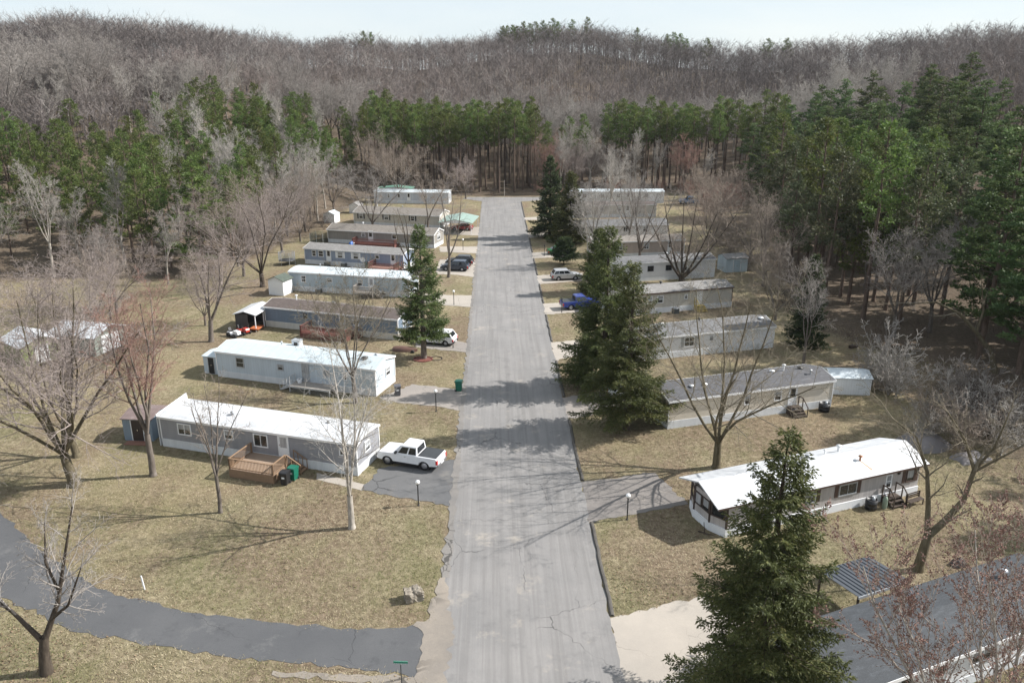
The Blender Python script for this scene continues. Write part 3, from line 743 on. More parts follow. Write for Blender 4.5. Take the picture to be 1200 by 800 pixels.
deck('low pale grey deck on the pale blue ribbed metal home', along((-29.4, 79.3), -18.9, 9.6, .04), radians(-18.9), 4.6, 1.5, .66, mat('pale_deck_paint', (.46, .47, .47), .7, .2), M['greywood'], '', None, 'lattice', ('l', -1.3, -.2), group=GD)
deck('faded red deck in front of the slate blue brown roofed home', along((-29.2, 97.1), -19.2, 6.7, .04), radians(-19.2), 6.2, 2.7, .6, M['redwood'], M['redwood'], 'lfr', 1.2, 'board', ('r', -1.1, -.2), group=GD)
deck('grey weathered deck with steep stairs on the light blue home', along((-30.5, 115.1), -14.2, 10.9, .04), radians(-14.2), 3.0, 1.9, .8, M['greywood'], None, 'lf', None, 'lattice', ('r', -1.4, -.3), group=GD)
deck('red railed deck at the road end of the periwinkle blue home', along((-32.3, 133.1), -18, 13.2, .04), radians(-18), 4.7, 3.0, .75, M['redwood'], mat('pinkish_deck_boards', (.34, .20, .16), .8, .2), 'lfr', 1.2, 'board', ('r', -1.1, -.2), group=GD)
deck('long dull red deck on the grey tan home', along((-32.0, 151.3), -16.4, 6.1, .04), radians(-16.4), 8.5, 2.2, .6, M['redwood'], None, 'lfr', 1.0, 'board', None, group=GD)

def steps_thing(label, loc, rz, wood, w=1.1, h=.72, n=4, rail='r', group='steps at the doors'):
    r = thing('door_steps', label, 'steps', (*loc, 0), rz, group)
    mb = MB(); mb.box(0, w, -.7, -.03, h - .05, h)
    for i in range(n - 1):
        z = h - (i + 1) * h / n; mb.box(0, w, -.7 - (i + 1) * .27, -.705 - i * .27, z - .05, z)
    mb.build('tread', wood, r)
    for x in (-.045, w + .005):
        s = MB(); s.prism([(-.04, 0), (-.04, h - .06), (-.7, h - .06), (-.7 - (n - 1) * .27, .05), (-.7 - (n - 1) * .27, 0)], 'x', x, x + .04); s.build('stringer', wood, r)
    for x in ((w + .02,) if rail == 'r' else (-.02,) if rail == 'l' else (-.02, w + .02)):
        s = MB(); s.bar((x, -.05, h + .85), (x, -.7, h + .85), .05, .09); s.bar((x, -.7, h + .85), (x, -.7 - (n - 1) * .27, .9), .05, .09)
        for y, z in ((-.06, h), (-.68, h), (-.68 - (n - 1) * .27, .1)): s.bar((x, y, z - .1), (x, y, z + .86), .07)
        s.build('handrail', wood, r)
    return r
steps_thing('dark brown steps below the door of the cream charcoal roofed home', along((15.4, 65.0), 16, 12.4, .03), radians(16), M['darkwood'], 1.2, .72, 4, 'r')
steps_thing('small yellow steps below the door of the beige home', along((15.5, 100.3), 15, 11.9, .03), radians(15), mat('yellow_paint', (.50, .38, .12), .7, .2), 1.2, .7, 4, 'l')
steps_thing('dark wooden steps crowded by junk on the bay windowed home', along((15.7, 47.3), 19.6, 13.7, .05), radians(19.6), M['darkwood'], 1.2, .55, 3, 'rl')

# ------------------------------------------------------------------ sheds and shelters
def shed(label, loc, rz, w, d, h, wall, roof, rise=.5, oh=.15, ridge='y', trim=None, doorface=None, doorm=None, rooflift=0, name='shed', doorw=1.2, openf=None):
    """gabled shed; ridge along y (gable faces front/back) or along x"""
    r = thing(name, label, 'shed', (*loc, 0), rz, 'sheds and outbuildings')
    ax = 'y' if ridge == 'y' else 'x'; a, b = (w, d) if ax == 'y' else (d, w)
    MB().prism([(0, -.05), (0, h - .02), (a / 2, h + rise - .03), (a, h - .02), (a, -.05)], ax, 0, b).build('wall', wall, r)
    k = rise * 2 / a
    tp = [(-oh, h + .05 - oh * k), (a / 2, h + rise + .05), (a + oh, h + .05 - oh * k)]
    MB().prism([(p, z - .07) for p, z in tp] + tp[::-1], ax, -oh, b + oh).build('roof', roof, r)
    if doorface:
        f = {'f': ((0, 0, 0), (1, 0, 0), (0, -1, 0), w), 'r': ((w, 0, 0), (0, 1, 0), (1, 0, 0), d), 'l': ((0, d, 0), (0, -1, 0), (-1, 0, 0), d)}[doorface]
        O, U, N = map(Vector, f[:3]); c = f[3] / 2
        mb = MB(); mb.frame_box(O, U, (0, 0, 1), N, c - doorw / 2, c + doorw / 2, .05, min(2.0, h - .1), -.02, .03)
        dd = mb.build('door', doorm or M['white'], r)
        t = MB(); t.frame_box(O, U, (0, 0, 1), N, c - doorw / 2 - .08, c - doorw / 2 - .002, .0, min(2.0, h - .1), -.02, .045); t.frame_box(O, U, (0, 0, 1), N, c + doorw / 2 + .002, c + doorw / 2 + .08, .0, min(2.0, h - .1), -.02, .045)
        t.frame_box(O, U, (0, 0, 1), N, c - doorw / 2 - .08, c + doorw / 2 + .08, min(2.0, h - .1) + .002, min(2.0, h - .1) + .08, -.02, .045)
        t.build('door_frame', trim or M['white'], r)
        MB().frame_box(O, U, (0, 0, 1), N, c - .03, c + .03, .95, 1.1, .02, .07).build('handle', M['chrome'], dd)
    return r
S_BLUSH = siding('dusty_blue_shed_boards', (.225, .29, .36), .2, True)
G1 = radians(-18.2)
shed('dusty blue lean shed with rusty roof beside the grey white roofed home', (-32.4, 63.7), radians(-6), 2.6, 3.0, 2.05, S_BLUSH, roofing('rusty_brown_metal_roof', (.20, .15, .14), (.13, .095, .09), False, .7, (.55, .55, .55), .5), .3, .12, 'x', doorface='f', doorm=mat('dark_brown_door', (.04, .027, .022), .6, .2), doorw=1.0)
# white end panel between shed and home
wp = thing('wind_panel', 'tall white panel closing the gap between blue shed and grey home', 'panel', (*along((-28.6, 62.5), -18.2, -.32, 0), 0), G1)
MB().prism([(0, 0), (0, 2.75), (3.9, 2.75), (3.9, 0)], 'x', 0, .06).build('panel_sheet', M['white_metal'], wp)
MB().prism([(-.05, 2.75), (-.05, 2.9), (3.95, 3.35), (3.95, 2.75)], 'x', -.01, .08).build('panel_cap', M['fascia'], wp)
pl = MB().box(0, 1.9, 0, .75, -.03, .08).build('doormat_slab', mat('rusty_red_boards', (.24, .12, .085), .8, .25), None, (-32.1, 62.75, 0), radians(-6)); tag(pl, 'rusty red board platform before the dusty blue shed door', 'platform')
shed('small pale lean shed with one dark doorway on the pale blue home', along((-29.4, 79.3), -18.9, -2.0, -.35), radians(-18.9), 1.95, 2.8, 1.95, S_BLUEW, R_PALE, .2, .1, 'x', doorface='f', doorm=M['dark'], doorw=.7, trim=M['galv'])
shed('white shed with dark green roof in front of the light blue home', (-33.0, 112.7), radians(-20), 2.5, 2.3, 2.25, mat('white_shed_boards', (.72, .73, .74), .55, .06), roofing('dark_green_shingles', (.085, .105, .085), (.055, .07, .058)), .55, .22, 'y', doorface='r', doorw=1.0)
def open_shed():
    r = thing('storage_shed', 'open fronted dark shed with white roof next to riding mowers', 'shed', (-32.4, 95.3, 0), radians(-12), 'sheds and outbuildings')
    w, d, h = 2.7, 4.4, 2.25
    b = MB(); b.box(0, .06, 0, d, 0, h); b.box(.06, w - .06, d - .06, d, 0, h); b.box(0, w * .62, 0, .06, 0, h - .02); b.box(w - .06, w, d * .55, d, 0, h)
    b.build('wall', mat('dark_grey_boards', (.06, .057, .055), .8, .25), r)
    for x, y in ((w - .08, .08), (w - .08, d * .5)): MB().bar((x, y, 0), (x, y, h), .1).build('post', M['white'], r)
    tp = [(-.2, h - .05), (w / 2, h + .38), (w + .2, h - .05)]
    MB().prism([(p, z - .08) for p, z in tp] + [(p, z) for p, z in tp][::-1], 'y', -.25, d + .2).build('roof', R_WHITE, r)
    MB().box(w - .9, w + .3, -.2, 1.5, .3, .42).build('workbench', mat('orange_board', (.42, .13, .05), .7, .2), r)
    return r
open_shed()
shed('low white metal shed with ridged pale roof beside the cream home', (33.3, 72.9), radians(-6), 3.9, 2.9, 1.75, siding('pale_metal_shed_siding', (.60, .64, .68), .25, True, .1), R_PALE2, .4, .1, 'x', doorface='l', doorm=mat('tan_worn_door', (.33, .28, .23), .7, .25), doorw=1.4)
shed('pale blue shed under the grey twigs beyond the white home', (37.3, 124.8), radians(12), 3.8, 3.0, 2.3, siding('pale_blue_shed_siding', (.46, .55, .60), .3, True), R_GREY2, .5, .15, 'x', doorface='f', doorw=1.2, doorm=siding('pale_blue_shed_door', (.40, .50, .56), .3, True))
shed('small pale rounded shed at the back of the beige shuttered home', (-37.3, 173.0), radians(-16), 2.6, 2.6, 1.9, M['white_metal'], R_PALE2, .6, .1, 'y', doorface='f', doorw=1.0)
shed('little white gabled shed between the beige and far blue homes', (-34.0, 186.0), radians(-16), 2.4, 2.4, 1.9, M['white'], R_GREY2, .6, .15, 'y', doorface='f', doorw=1.0)
GREENW = siding('moss_green_siding', (.21, .25, .10), .25, False); GG = siding('dull_grey_green_siding', (.25, .28, .25), .25)
GREEN_R = roofing('white_garage_roof', (.56, .58, .60), (.45, .47, .50), False, .5, (.42, .42, .44), .3)
shed('moss green garage with white roof behind the big left maples', (-55.3, 85.7), radians(-40), 5.0, 4.0, 2.3, GREENW, GREEN_R, .85, .35, 'x', doorface='r', doorw=1.3, name='garage')
shed('dull green garage with white roof and broad white door by the left woods', (-51.0, 87.6), radians(-17), 6.0, 4.8, 2.3, GG, GREEN_R, .8, .35, 'x', doorface='r', doorw=2.6, name='garage')

def carport(label, loc, rz, w, d, h, roof, rise=.5, posts=None, rib=False, group=None):
    r = thing('carport', label, 'carport', (*loc, 0), rz, group)
    if rib:
        mb = MB(); n = int(w / .3)
        pts = []
        for i in range(n + 1):
            x = w * i / n; pts += [(x - .10, 0), (x - .03, 0), (x, .05), (x + .03, 0)] if 0 < i < n else [(x, 0)]
        vs = []; 
        for y, dz in ((0, 0), (d, -.18)):
            for x, z in pts: vs += [(x, y, h + dz + z), (x, y, h + dz - .03)]
        k = len(pts) * 2; fs = []
        for i in range(len(pts) - 1):
            a = 2 * i
            fs += [(a, a + 2, k + a + 2, k + a), (a + 1, k + a + 1, k + a + 3, a + 3)]
            fs += [(a, a + 1, a + 3, a + 2), (k + a, k + a + 2, k + a + 3, k + a + 1)]
        mb.add(vs, fs); mb.build('roof', roof, r)
        MB().box(-.04, w + .04, -.05, -.005, h - .14, h + .02).build('fascia', M['galv'], r)
    else:
        tp = [(-.2, h), (w / 2, h + rise), (w + .2, h)]
        MB().prism([(p, z - .08) for p, z in tp] + tp[::-1], 'y', -.15, d + .15).build('roof', roof, r)
        MB().prism([(0, h - .08), (w / 2, h + rise - .1), (w, h - .08)], 'y', -.02, .04).build('gable_panel', M['white'], r)
    for x in (.08, w - .08):
        for y in (.08, d - .08): MB().bar((x, y, 0), (x, y, h - .1), .1).build('post', posts or M['white'], r)
    return r
carport('ribbed blue grey metal carport attached beside the near slate roof', (20.2, 37.2), radians(22), 3.9, 3.0, 2.45, mat('blue_grey_ribbed_metal', (.085, .094, .108), .5, .12, metal=.3), rib=True, posts=M['darkwood'])
carport('pale green gable roofed carport over red cars by the road', (-11.3, 159.6), radians(-8), 6.6, 8.6, 2.3, mat('pale_green_metal_roof', (.25, .34, .30), .5, .12), .7)
carport('long green metal roofed shelter behind the far blue white home', (-30.5, 208.5), radians(-3), 9, 4, 2.7, mat('teal_green_metal_roof', (.12, .26, .20), .5, .12), .5)

# shelters, tarps
def tarp_pile(label, loc, s, m, seed, cat='tarp', name='tarp_heap'):
    rng = np.random.default_rng(seed); n = 22
    V = []; F = []
    for i in range(n):
        for j in range(n):
            u, v = i / (n - 1) * 2 - 1, j / (n - 1) * 2 - 1
            rr = max(abs(u), abs(v)); z = s[2] * (1 - rr ** 3) * (1 + .18 * sin(u * 5 + seed) * cos(v * 4 + seed)) + rng.normal(0, .02)
            V.append((u * s[0] * (1 + .08 * sin(v * 4 + seed)), v * s[1] * (1 + .1 * cos(u * 3)), max(-.05, z) if rr < 1 else -.05))
    for i in range(n - 1):
        for j in range(n - 1): F.append((i * n + j, (i + 1) * n + j, (i + 1) * n + j + 1, i * n + j + 1))
    o = MB().add(V, F, True).build(name, m, None, (*loc, 0), .3); return tag(o, label, cat)
TARP = mat('grey_tarp', (.15, .138, .138), .6, .15)
tarp_pile('large dull grey tarp draped over a low mound behind the forked tree', (36.9, 61.5), (1.9, 1.7, .95), TARP, 2)
tarp_pile('low grey tarp heap beside the larger tarped mound', (39.3, 58.6), (1.5, .9, .5), TARP, 5)
tarp_pile('dark bagged heap on the grass near the near slate roof', (29.9, 43.7), (.55, .35, .4), M['black'], 8, 'debris bag', 'bagged_heap')

# ------------------------------------------------------------------ small yard things
def lamp_post(label, loc, globe=True, h=1.75, group='white globe lamp posts by the drives'):
    r = thing('lamp_post', label, 'lamp post', (*loc, 0), 0, group)
    p = MB().tube((0, 0, -.05), (0, 0, h), .045, n=8); p.lathe([(.1, 0), (.09, .06), (.05, .1)], 10); p.lathe([(.05, h - .06), (.11, h - .02), (.11, h), (.04, h + .01)], 10)
    p.build('post', M['post'], r)
    if globe:
        g = MB().lathe([(.03, .0), (.12, .05), (.175, .17), (.175, .2), (.13, .31), (.02, .36)], 16, (0, 0, h)); g.build('globe', M['globe'], r)
    else: MB().lathe([(.06, 0), (.1, .03), (.1, .18), (.13, .2), (.02, .3)], 8, (0, 0, h), False).build('lantern', M['black'], r)
    return r
lamp_post('globe lamp on black post below the white pickup', (-5.8, 52.0))
lamp_post('globe lamp on black post before the bay windowed home', (9.3, 49.7))
lamp_post('globe lamp on thin post at the pale blue home drive', (-5.7, 69.4), h=1.9)
lamp_post('globe lamp on post behind the lone spruce', (-5.8, 106.6))
lamp_post('globe lamp on post near the white gabled end', (-5.9, 143.6))
lamp_post('dark post lamp without white globe at the concrete drive edge', (8.8, 83.7), False)
lamp_post('dark post lamp beside the blue pickup', (8.9, 102.5), False)
lamp_post('dark post lamp beside the green car', (8.7, 138.1), False)
lamp_post('dark post lamp nearest the twin dark spruces', (8.7, 155.6), False)
def pole(label, loc, h, m, r=.06, name='marker_post', cat='post'):
    p = MB().tube((0, 0, -.1), (0, 0, h), r, r * .8, n=8).lathe([(r * .8, h), (r * .6, h + r * .5), (.005, h + r * .7)], 8)
    o = p.build(name, m, None, (*loc, 0)); return tag(o, label, cat)
pole('slim grey pole standing beyond the road end', (2.5, 212.5), 4.2, M['greywood'], .09, 'utility_pole', 'pole')
st = MB().bar((0, 0, -.1), (-.12, .05, .95), .07).build('survey_stake', M['white'], None, (-21.8, 42.2, 0)); tag(st, 'short white stake leaning in the lawn beside the dark lane', 'stake')
pole('short black stub post near the lone spruce and white car', (-5.0, 87.9), .8, M['post'], .05)

def street_sign():
    r = thing('street_sign', 'green street name blade on a thin post at the junction', 'street sign', (-4.9, 32.9, 0), radians(-4))
    MB().tube((0, 0, -.1), (0, 0, 2.05), .03, n=8).build('post', mat('dark_sign_post', (.05, .055, .06), .5, .2), r)
    gm = mat('green_sign_face', (.02, .22, .15), .4, .1)
    b = MB().box(-.36, .36, -.012, .012, 2.06, 2.2).build('sign_blade', gm, r)
    e = MB(); e.box(-.34, .34, -.0155, -.0125, 2.185, 2.193); e.box(-.34, .34, -.0155, -.0125, 2.067, 2.075)
    e.build('border', mat('sign_white', (.6, .7, .66), .5, .1), b)
    MB().box(-.03, .03, -.03, .03, 2.0, 2.06).build('bracket', M['galv'], r)
street_sign()

def rock(label, loc, s, seed):
    rng = np.random.default_rng(seed); import bmesh
    bm = bmesh.new(); bmesh.ops.create_icosphere(bm, subdivisions=4, radius=1)
    ph = rng.uniform(0, 6, 12)
    for v in bm.verts:
        c = v.co; q = Vector((c.x, c.y, c.z)); m = max(abs(q.x), abs(q.y), abs(q.z)); q = q / (m ** .75)
        k = 1 + .10 * sin(q.x * 5 + ph[0]) * cos(q.z * 3 + ph[1]) + .07 * sin(q.y * 9 + ph[2] + q.x * 4) + .05 * sin(q.x * 14 + ph[3]) * sin(q.z * 11 + ph[4])
        # vertical clefts
        k -= .10 * max(0, cos(atan2(q.y, q.x) * 5 + ph[5])) ** 8
        v.co = (q.x * s[0] * k, q.y * s[1] * k, q.z * s[2] * k + s[2] * .75)
    me = bpy.data.meshes.new('boulder'); bm.to_mesh(me); bm.free()
    t = NT('boulder_stone'); v = t.coord('Object'); n = t.noise(v, 3, 7, .7); f = t.noise(v, 14, 4, .7)
    c = t.ramp(n, [(.32, (.10, .082, .064)), (.5, (.255, .222, .178)), (.68, (.41, .37, .31))]); c = t.mix(t.math('MULTIPLY', f, .4), c, (.14, .12, .10))
    t.link(c, t.b.inputs['Base Color']); t.b.inputs['Roughness'].default_value = .95; t.bump(f, .8, .06)
    o = link('boulder', me, t.m); o.location = (*loc, -.08); o.rotation_euler = (0, 0, .3); tag(o, label, 'boulder')
rock('pale weathered block of stone on the lawn near the road junction', (-5.1, 40.9), (.56, .43, .46), 4)

def wheelie_bin(label, loc, rz, m, lidm=None, group='wheeled bins', s=1.0):
    r = thing('wheelie_bin', label, 'wheeled bin', (*loc, 0), rz, group); r.scale = (s,) * 3
    b = MB(); lo, hi = .24, .30
    vs = [(x * w, y * w * 1.1, z) for z, w in ((.06, lo), (.95, hi), (.98, hi + .03), (1.02, hi + .03)) for x, y in ((-1, -1), (1, -1), (1, 1), (-1, 1))]
    b.add(vs, [(i * 4 + j, i * 4 + (j + 1) % 4, i * 4 + 4 + (j + 1) % 4, i * 4 + 4 + j) for i in range(3) for j in range(4)] + [(3, 2, 1, 0), (12, 13, 14, 15)])
    b.build('body', m, r)
    l = MB(); l.prism([(-.37, 1.025), (-.34, 1.10), (-.1, 1.15), (.30, 1.12), (.38, 1.06), (.38, 1.025)], 'x', -.33, .33); l.build('lid', lidm or m, r)
    MB().tube((-.25, .42, 1.04), (.25, .42, 1.04), .02, n=6).build('handle', m, r)
    for x in (-.31, .25): MB().tube((x, .28, .1), (x + .06, .28, .1), .11, n=12).build('wheel', M['rubber'], r)
    MB().box(-.12, .12, -.345, -.338, .6, .75).build('sticker', M['white'], r)
    return r
wheelie_bin('black wheeled bin beside the brown deck steps', along((-28.6, 62.5), -18.2, 13.75, 2.85), radians(-14), M['black'])
wheelie_bin('green wheeled bin behind a black one at the brown deck', along((-28.6, 62.5), -18.2, 13.95, 2.0), radians(-20), M['green_bin'])
wheelie_bin('green wheeled bin alone at the road edge', (-3.75, 74.6), radians(80), M['green_bin'])
wheelie_bin('grey wheeled bin beside the white end of the pale blue home', (-9.8, 73.5), radians(12), M['grey_bin'])

def barrel(label, loc, m, r=.42, h=.85, name='barrel'):
    t = thing(name, label, name.replace('_', ' '), (*loc, 0), 0)
    b = MB().lathe([(r * .94, 0), (r, .06), (r, h * .32), (r * 1.04, h * .34), (r, h * .37), (r, h * .65), (r * 1.04, h * .67), (r, h * .7), (r, h), (r * .9, h), (r * .9, h - .06), (.01, h - .06)], 18); b.build('drum', m, t)
    MB().lathe([(r * .3, h - .06), (r * .3, h + .12), (.01, h + .18)], 10, (r * .3, 0, 0)).build('cap', M['galv'], t)
barrel('black drum against the white skirting of the bay windowed home', along((15.7, 47.3), 19.6, 12.2, .6), M['black'], .42, .8)
barrel('black drum against the cream home near its corner', along((15.4, 65), 16, 16.1, .7), M['black'], .5, .8)
barrel('black round tub in the gap beside the ribbed metal carport', (18.3, 36.5), M['black'], .55, .85, 'tub')  # black drum added to stand in for the dark shade under the carport
def junk(label, loc, seed):
    """a garden bench and a folded chair cluttering the steps"""
    r = thing('garden_bench', label, 'bench', (*loc, 0), radians(24))
    b = MB(); [b.box(0, 1.5, y, y + .12, .42, .46) for y in (0, .14, .28)]; b.build('seat', M['darkwood'], r)
    b = MB(); [b.bar((0, .45, z), (1.5, .45, z), .03, .1) for z in (.6, .75, .9)]; b.build('backrest', M['darkwood'], r)
    for x in (.08, 1.42):
        for y in (.03, .42): MB().bar((x, y, 0), (x, y, .42 if y < .1 else .95), .07).build('leg', M['darkwood'], r)
junk('dark wooden bench beside the junk crowded steps', along((15.7, 47.3), 19.6, 14.9, 1.6), 1)
bb = thing('gas_bottle', 'pale green gas bottle standing by the dark steps', 'gas bottle', (*along((15.7, 47.3), 19.6, 13.2, .9), 0), 0)
MB().lathe([(.14, 0), (.18, .1), (.18, .75), (.12, .92), (.04, .98)], 14).build('body', mat('pale_green_paint', (.22, .28, .22), .5, .15), bb)
MB().lathe([(.04, .96), (.07, 1.0), (.07, 1.1), (.02, 1.12)], 8).build('valve', M['galv'], bb)
# broken branch at the bay skirting
fb = MB(); [fb.tube(a, b, .05, .02, 6) for a, b in (((0, 0, .05), (1.3, .1, .25)), ((.5, .04, .13), (.2, .3, .75)), ((.8, .05, .16), (.9, -.4, .4)))]
fbo = fb.build('fallen_branch', M['darkwood'], None, (14.0, 48.0, 0), radians(-50)); tag(fbo, 'dark broken branch lying against the bay window skirting', 'branch')
def logobj(label, loc, rz, L, r):
    b = MB(); b.tube((0, 0, r * .8), (L * .6, .05, r * .75), r, r * .85, 10); b.tube((L * .6, .05, r * .75), (L, .1, r * .6), r * .85, r * .6, 10); b.tube((L * .35, 0, r), (L * .5, .4, r * 2.2), r * .35, r * .15, 7)
    o = b.build('log', M['darkwood'], None, (*loc, 0), rz); tag(o, label, 'log')
logobj('short dark log lying on the grass below the tall pines', (41.3, 86.9), .2, 1.1, .22)

def ac_unit(label, loc, rz, s=(.75, .75, .7)):
    r = thing('air_conditioner', label, 'air conditioner', (*loc, 0), rz, 'outdoor units beside the homes')
    x, y, z = s
    MB().box(-x / 2, x / 2, -y / 2, y / 2, 0, z).build('casing', mat('dark_grey_casing', (.11, .12, .12), .5, .2), r)
    g = MB(); [g.box(-x / 2 - .006, x / 2 + .006, -y / 2 - .006, y / 2 + .006, z * k, z * k + .03) for k in (.15, .3, .45, .6, .75)]; g.build('louvre', M['black'], r)
    MB().lathe([(x * .38, z + .001), (x * .38, z + .04), (x * .1, z + .05), (.01, z + .05)], 14).build('fan_grille', M['galv'], r)
ac_unit('dark outdoor unit under the first windows of the periwinkle home', along((-32.3, 133.1), -18, 4.6, .8), radians(-18))
ac_unit('dark outdoor unit midway along the periwinkle home', along((-32.3, 133.1), -18, 7.7, .8), radians(-18))
ac_unit('grey green outdoor unit against the beige home', along((15.5, 100.3), 15, 8.7, .8), radians(15))
ac_unit('dark outdoor unit against the light blue home', along((-30.5, 115.1), -14.2, 5.0, .8), radians(-14))
barrel('large dark tank beside the red railed deck', along((-32.3, 133.1), -18, 12.3, 1.0), mat('dark_green_tank', (.05, .08, .07), .5, .2), .55, 1.2, 'oil_tank')
def dish(label, loc, h=1.7):
    r = thing('satellite_dish', label, 'satellite dish', (*loc, 0), radians(-10))
    MB().tube((0, 0, 0), (0, 0, h), .04, n=8).build('mast', M['galv'], r)
    b = MB(); n = 18; rings = [(.0, .0), (.15, .012), (.3, .05), (.42, .1)]
    vs = []
    for rr, dd in rings:
        for i in range(n): a = 2 * pi * i / n; vs.append((rr * cos(a), -.08 - dd * 1.0 + .1, h + .2 + rr * sin(a)))
    b.add(vs, [(j * n + i, j * n + (i + 1) % n, (j + 1) * n + (i + 1) % n, (j + 1) * n + i) for j in range(3) for i in range(n)], True); b.build('reflector', M['white'], r)
    MB().bar((0, -.05, h - .1), (0, -.55, h + .12), .03).build('arm', M['galv'], r)
dish('white satellite dish on a mast before the periwinkle home', along((-32.3, 133.1), -18, 12.0, 2.2))
# roof cooler on the pale blue home, seen past its ridge
rc = thing('roof_cooler', 'boxy white cooler unit on the pale rust stained roof', 'cooler', (*along((-29.4, 79.3), -18.9, 7.4, -3.9), 0), radians(-18.9))
MB().box(-.45, .45, -.35, .35, 2.75, 3.55).build('casing', M['white_metal'], rc); MB().box(-.2, .25, -.36, -.352, 2.95, 3.4).build('grille', M['black'], rc); MB().box(-.5, .5, -.4, .4, 3.552, 3.6).build('lid', M['galv'], rc)
# kennel pen beside the grey tan home
def pen():
    r = thing('chain_pen', 'dark fenced dog pen at the woods end of the grey tan home', 'pen', (-35.3, 150.5, 0), radians(-16))
    for x in (0, 1.35, 2.7):
        for y in (0, 2.4): MB().tube((x, y, 0), (x, y, 1.9), .04, n=8).build('post', M['galv'], r)
    dm = mat('dark_mesh', (.045, .055, .045), .7, .3)
    for a, b in (((0, 0), (1.35, 0)), ((1.35, 0), (2.7, 0)), ((0, 2.4), (2.7, 2.4)), ((0, 0), (0, 2.4)), ((2.7, 0), (2.7, 2.4))):
        mb = MB()
        for z in [i * .12 + .06 for i in range(16)]: mb.bar((*a, z), (*b, z), .02)
        n = int(max(abs(a[0] - b[0]), abs(a[1] - b[1])) / .12)
        for i in range(1, n): p = Vector((*a, 0)).lerp(Vector((*b, 0)), i / n); mb.bar(p, p + Vector((0, 0, 1.9)), .02)
        mb.build('fence_panel', dm, r)
pen()
tarp_pile('bright blue tarp bundle on the red deck corner', along((-32, 151.3), -16.4, 6.2, 2.9), (.55, .5, 1.0), mat('blue_tarp', (.03, .12, .42), .5, .15), 9)
def round_tent():
    r = thing('trampoline', 'round grey netted trampoline at the woods end of the periwinkle home', 'trampoline', (-35.2, 132.4, 0), 0)
    MB().lathe([(1.35, .75), (1.35, .8), (.01, .79)], 22).build('mat', M['black'], r)
    for i in range(6):
        a = i * pi / 3; MB().tube((1.35 * cos(a), 1.35 * sin(a), 0), (1.35 * cos(a), 1.35 * sin(a), 2.2), .04, n=6).build('pole', M['galv'], r)
    mb = MB()
    for k in range(9): z = .85 + k * .16; [mb.bar((1.35 * cos(a), 1.35 * sin(a), z), (1.35 * cos(a + pi / 12), 1.35 * sin(a + pi / 12), z), .025) for a in [j * pi / 12 for j in range(24)]]
    for j in range(48): a = j * pi / 24; mb.bar((1.35 * cos(a), 1.35 * sin(a), .8), (1.35 * cos(a), 1.35 * sin(a), 2.15), .02)
    mb.build('net', mat('grey_net', (.28, .29, .31), .7, .15), r)
round_tent()
# brick edged bed at the lone spruce with a coiled hose
rb = MB()
for i in range(26):
    a = i * 2 * pi / 26; c, s = cos(a), sin(a); rr = 1.05
    rb.frame_box((rr * c, rr * s * .8, .0), (-s, c, 0), (c, s, 0), (0, 0, 1), -.11, .11, -.06, .06, -.02, .10)
rb.lathe([(1.0, .03), (.01, .05)], 22)
o = rb.build('flower_bed', mat('red_mulch', (.17, .058, .045), .9, .3, 6), None, (-8.2, 84.1, 0)); tag(o, 'red mulched bed ringed with bricks round the lone spruce trunk', 'flower bed')
hs = MB()
pts = [(1.0 + .75 * cos(a) + .2, .1 + .75 * sin(a) * .9, .05) for a in np.linspace(-2.2, 2.6, 22)]
for a, b in zip(pts[:-1], pts[1:]): hs.tube(a, b, .035, n=6)
o = hs.build('garden_hose', M['black'], None, (-8.0, 84.2, 0)); tag(o, 'dark hose looped on the grass beside the red mulched bed', 'hose')
def heap_boat():
    r = thing('rowing_boat', 'upturned brown boat hull lying by the pale blue home', 'boat', (-11.6, 87.4, 0), radians(-12))
    n, k = 12, 7; V = []
    for i in range(n):
        t = i / (n - 1); w = .62 * sin(pi * min(1, .18 + .82 * t) ) ** .6 * (1 if t < .9 else .85) + .02
        for j in range(k):
            a = pi * j / (k - 1); V.append((t * 2.9 - .3, w * cos(a), .52 * sin(a) ** .8 * (.55 + .45 * sin(pi * (.2 + .7 * t)))))
    MB().add(V, [(i * k + j, (i + 1) * k + j, (i + 1) * k + j + 1, i * k + j + 1) for i in range(n - 1) for j in range(k - 1)], True).add(V[-k:], [tuple(range(k))]).add(V[:k], [tuple(range(k))]).build('hull', mat('brown_hull', (.115, .06, .045), .6, .25), r)
    MB().bar((-.3, 0, .40), (2.5, 0, .54), .05).build('keel', M['darkwood'], r)
    MB().tube((2.2, -.55, .1), (2.2, -.75, .1), .22, n=14).build('wheel', M['rubber'], r)
heap_boat()

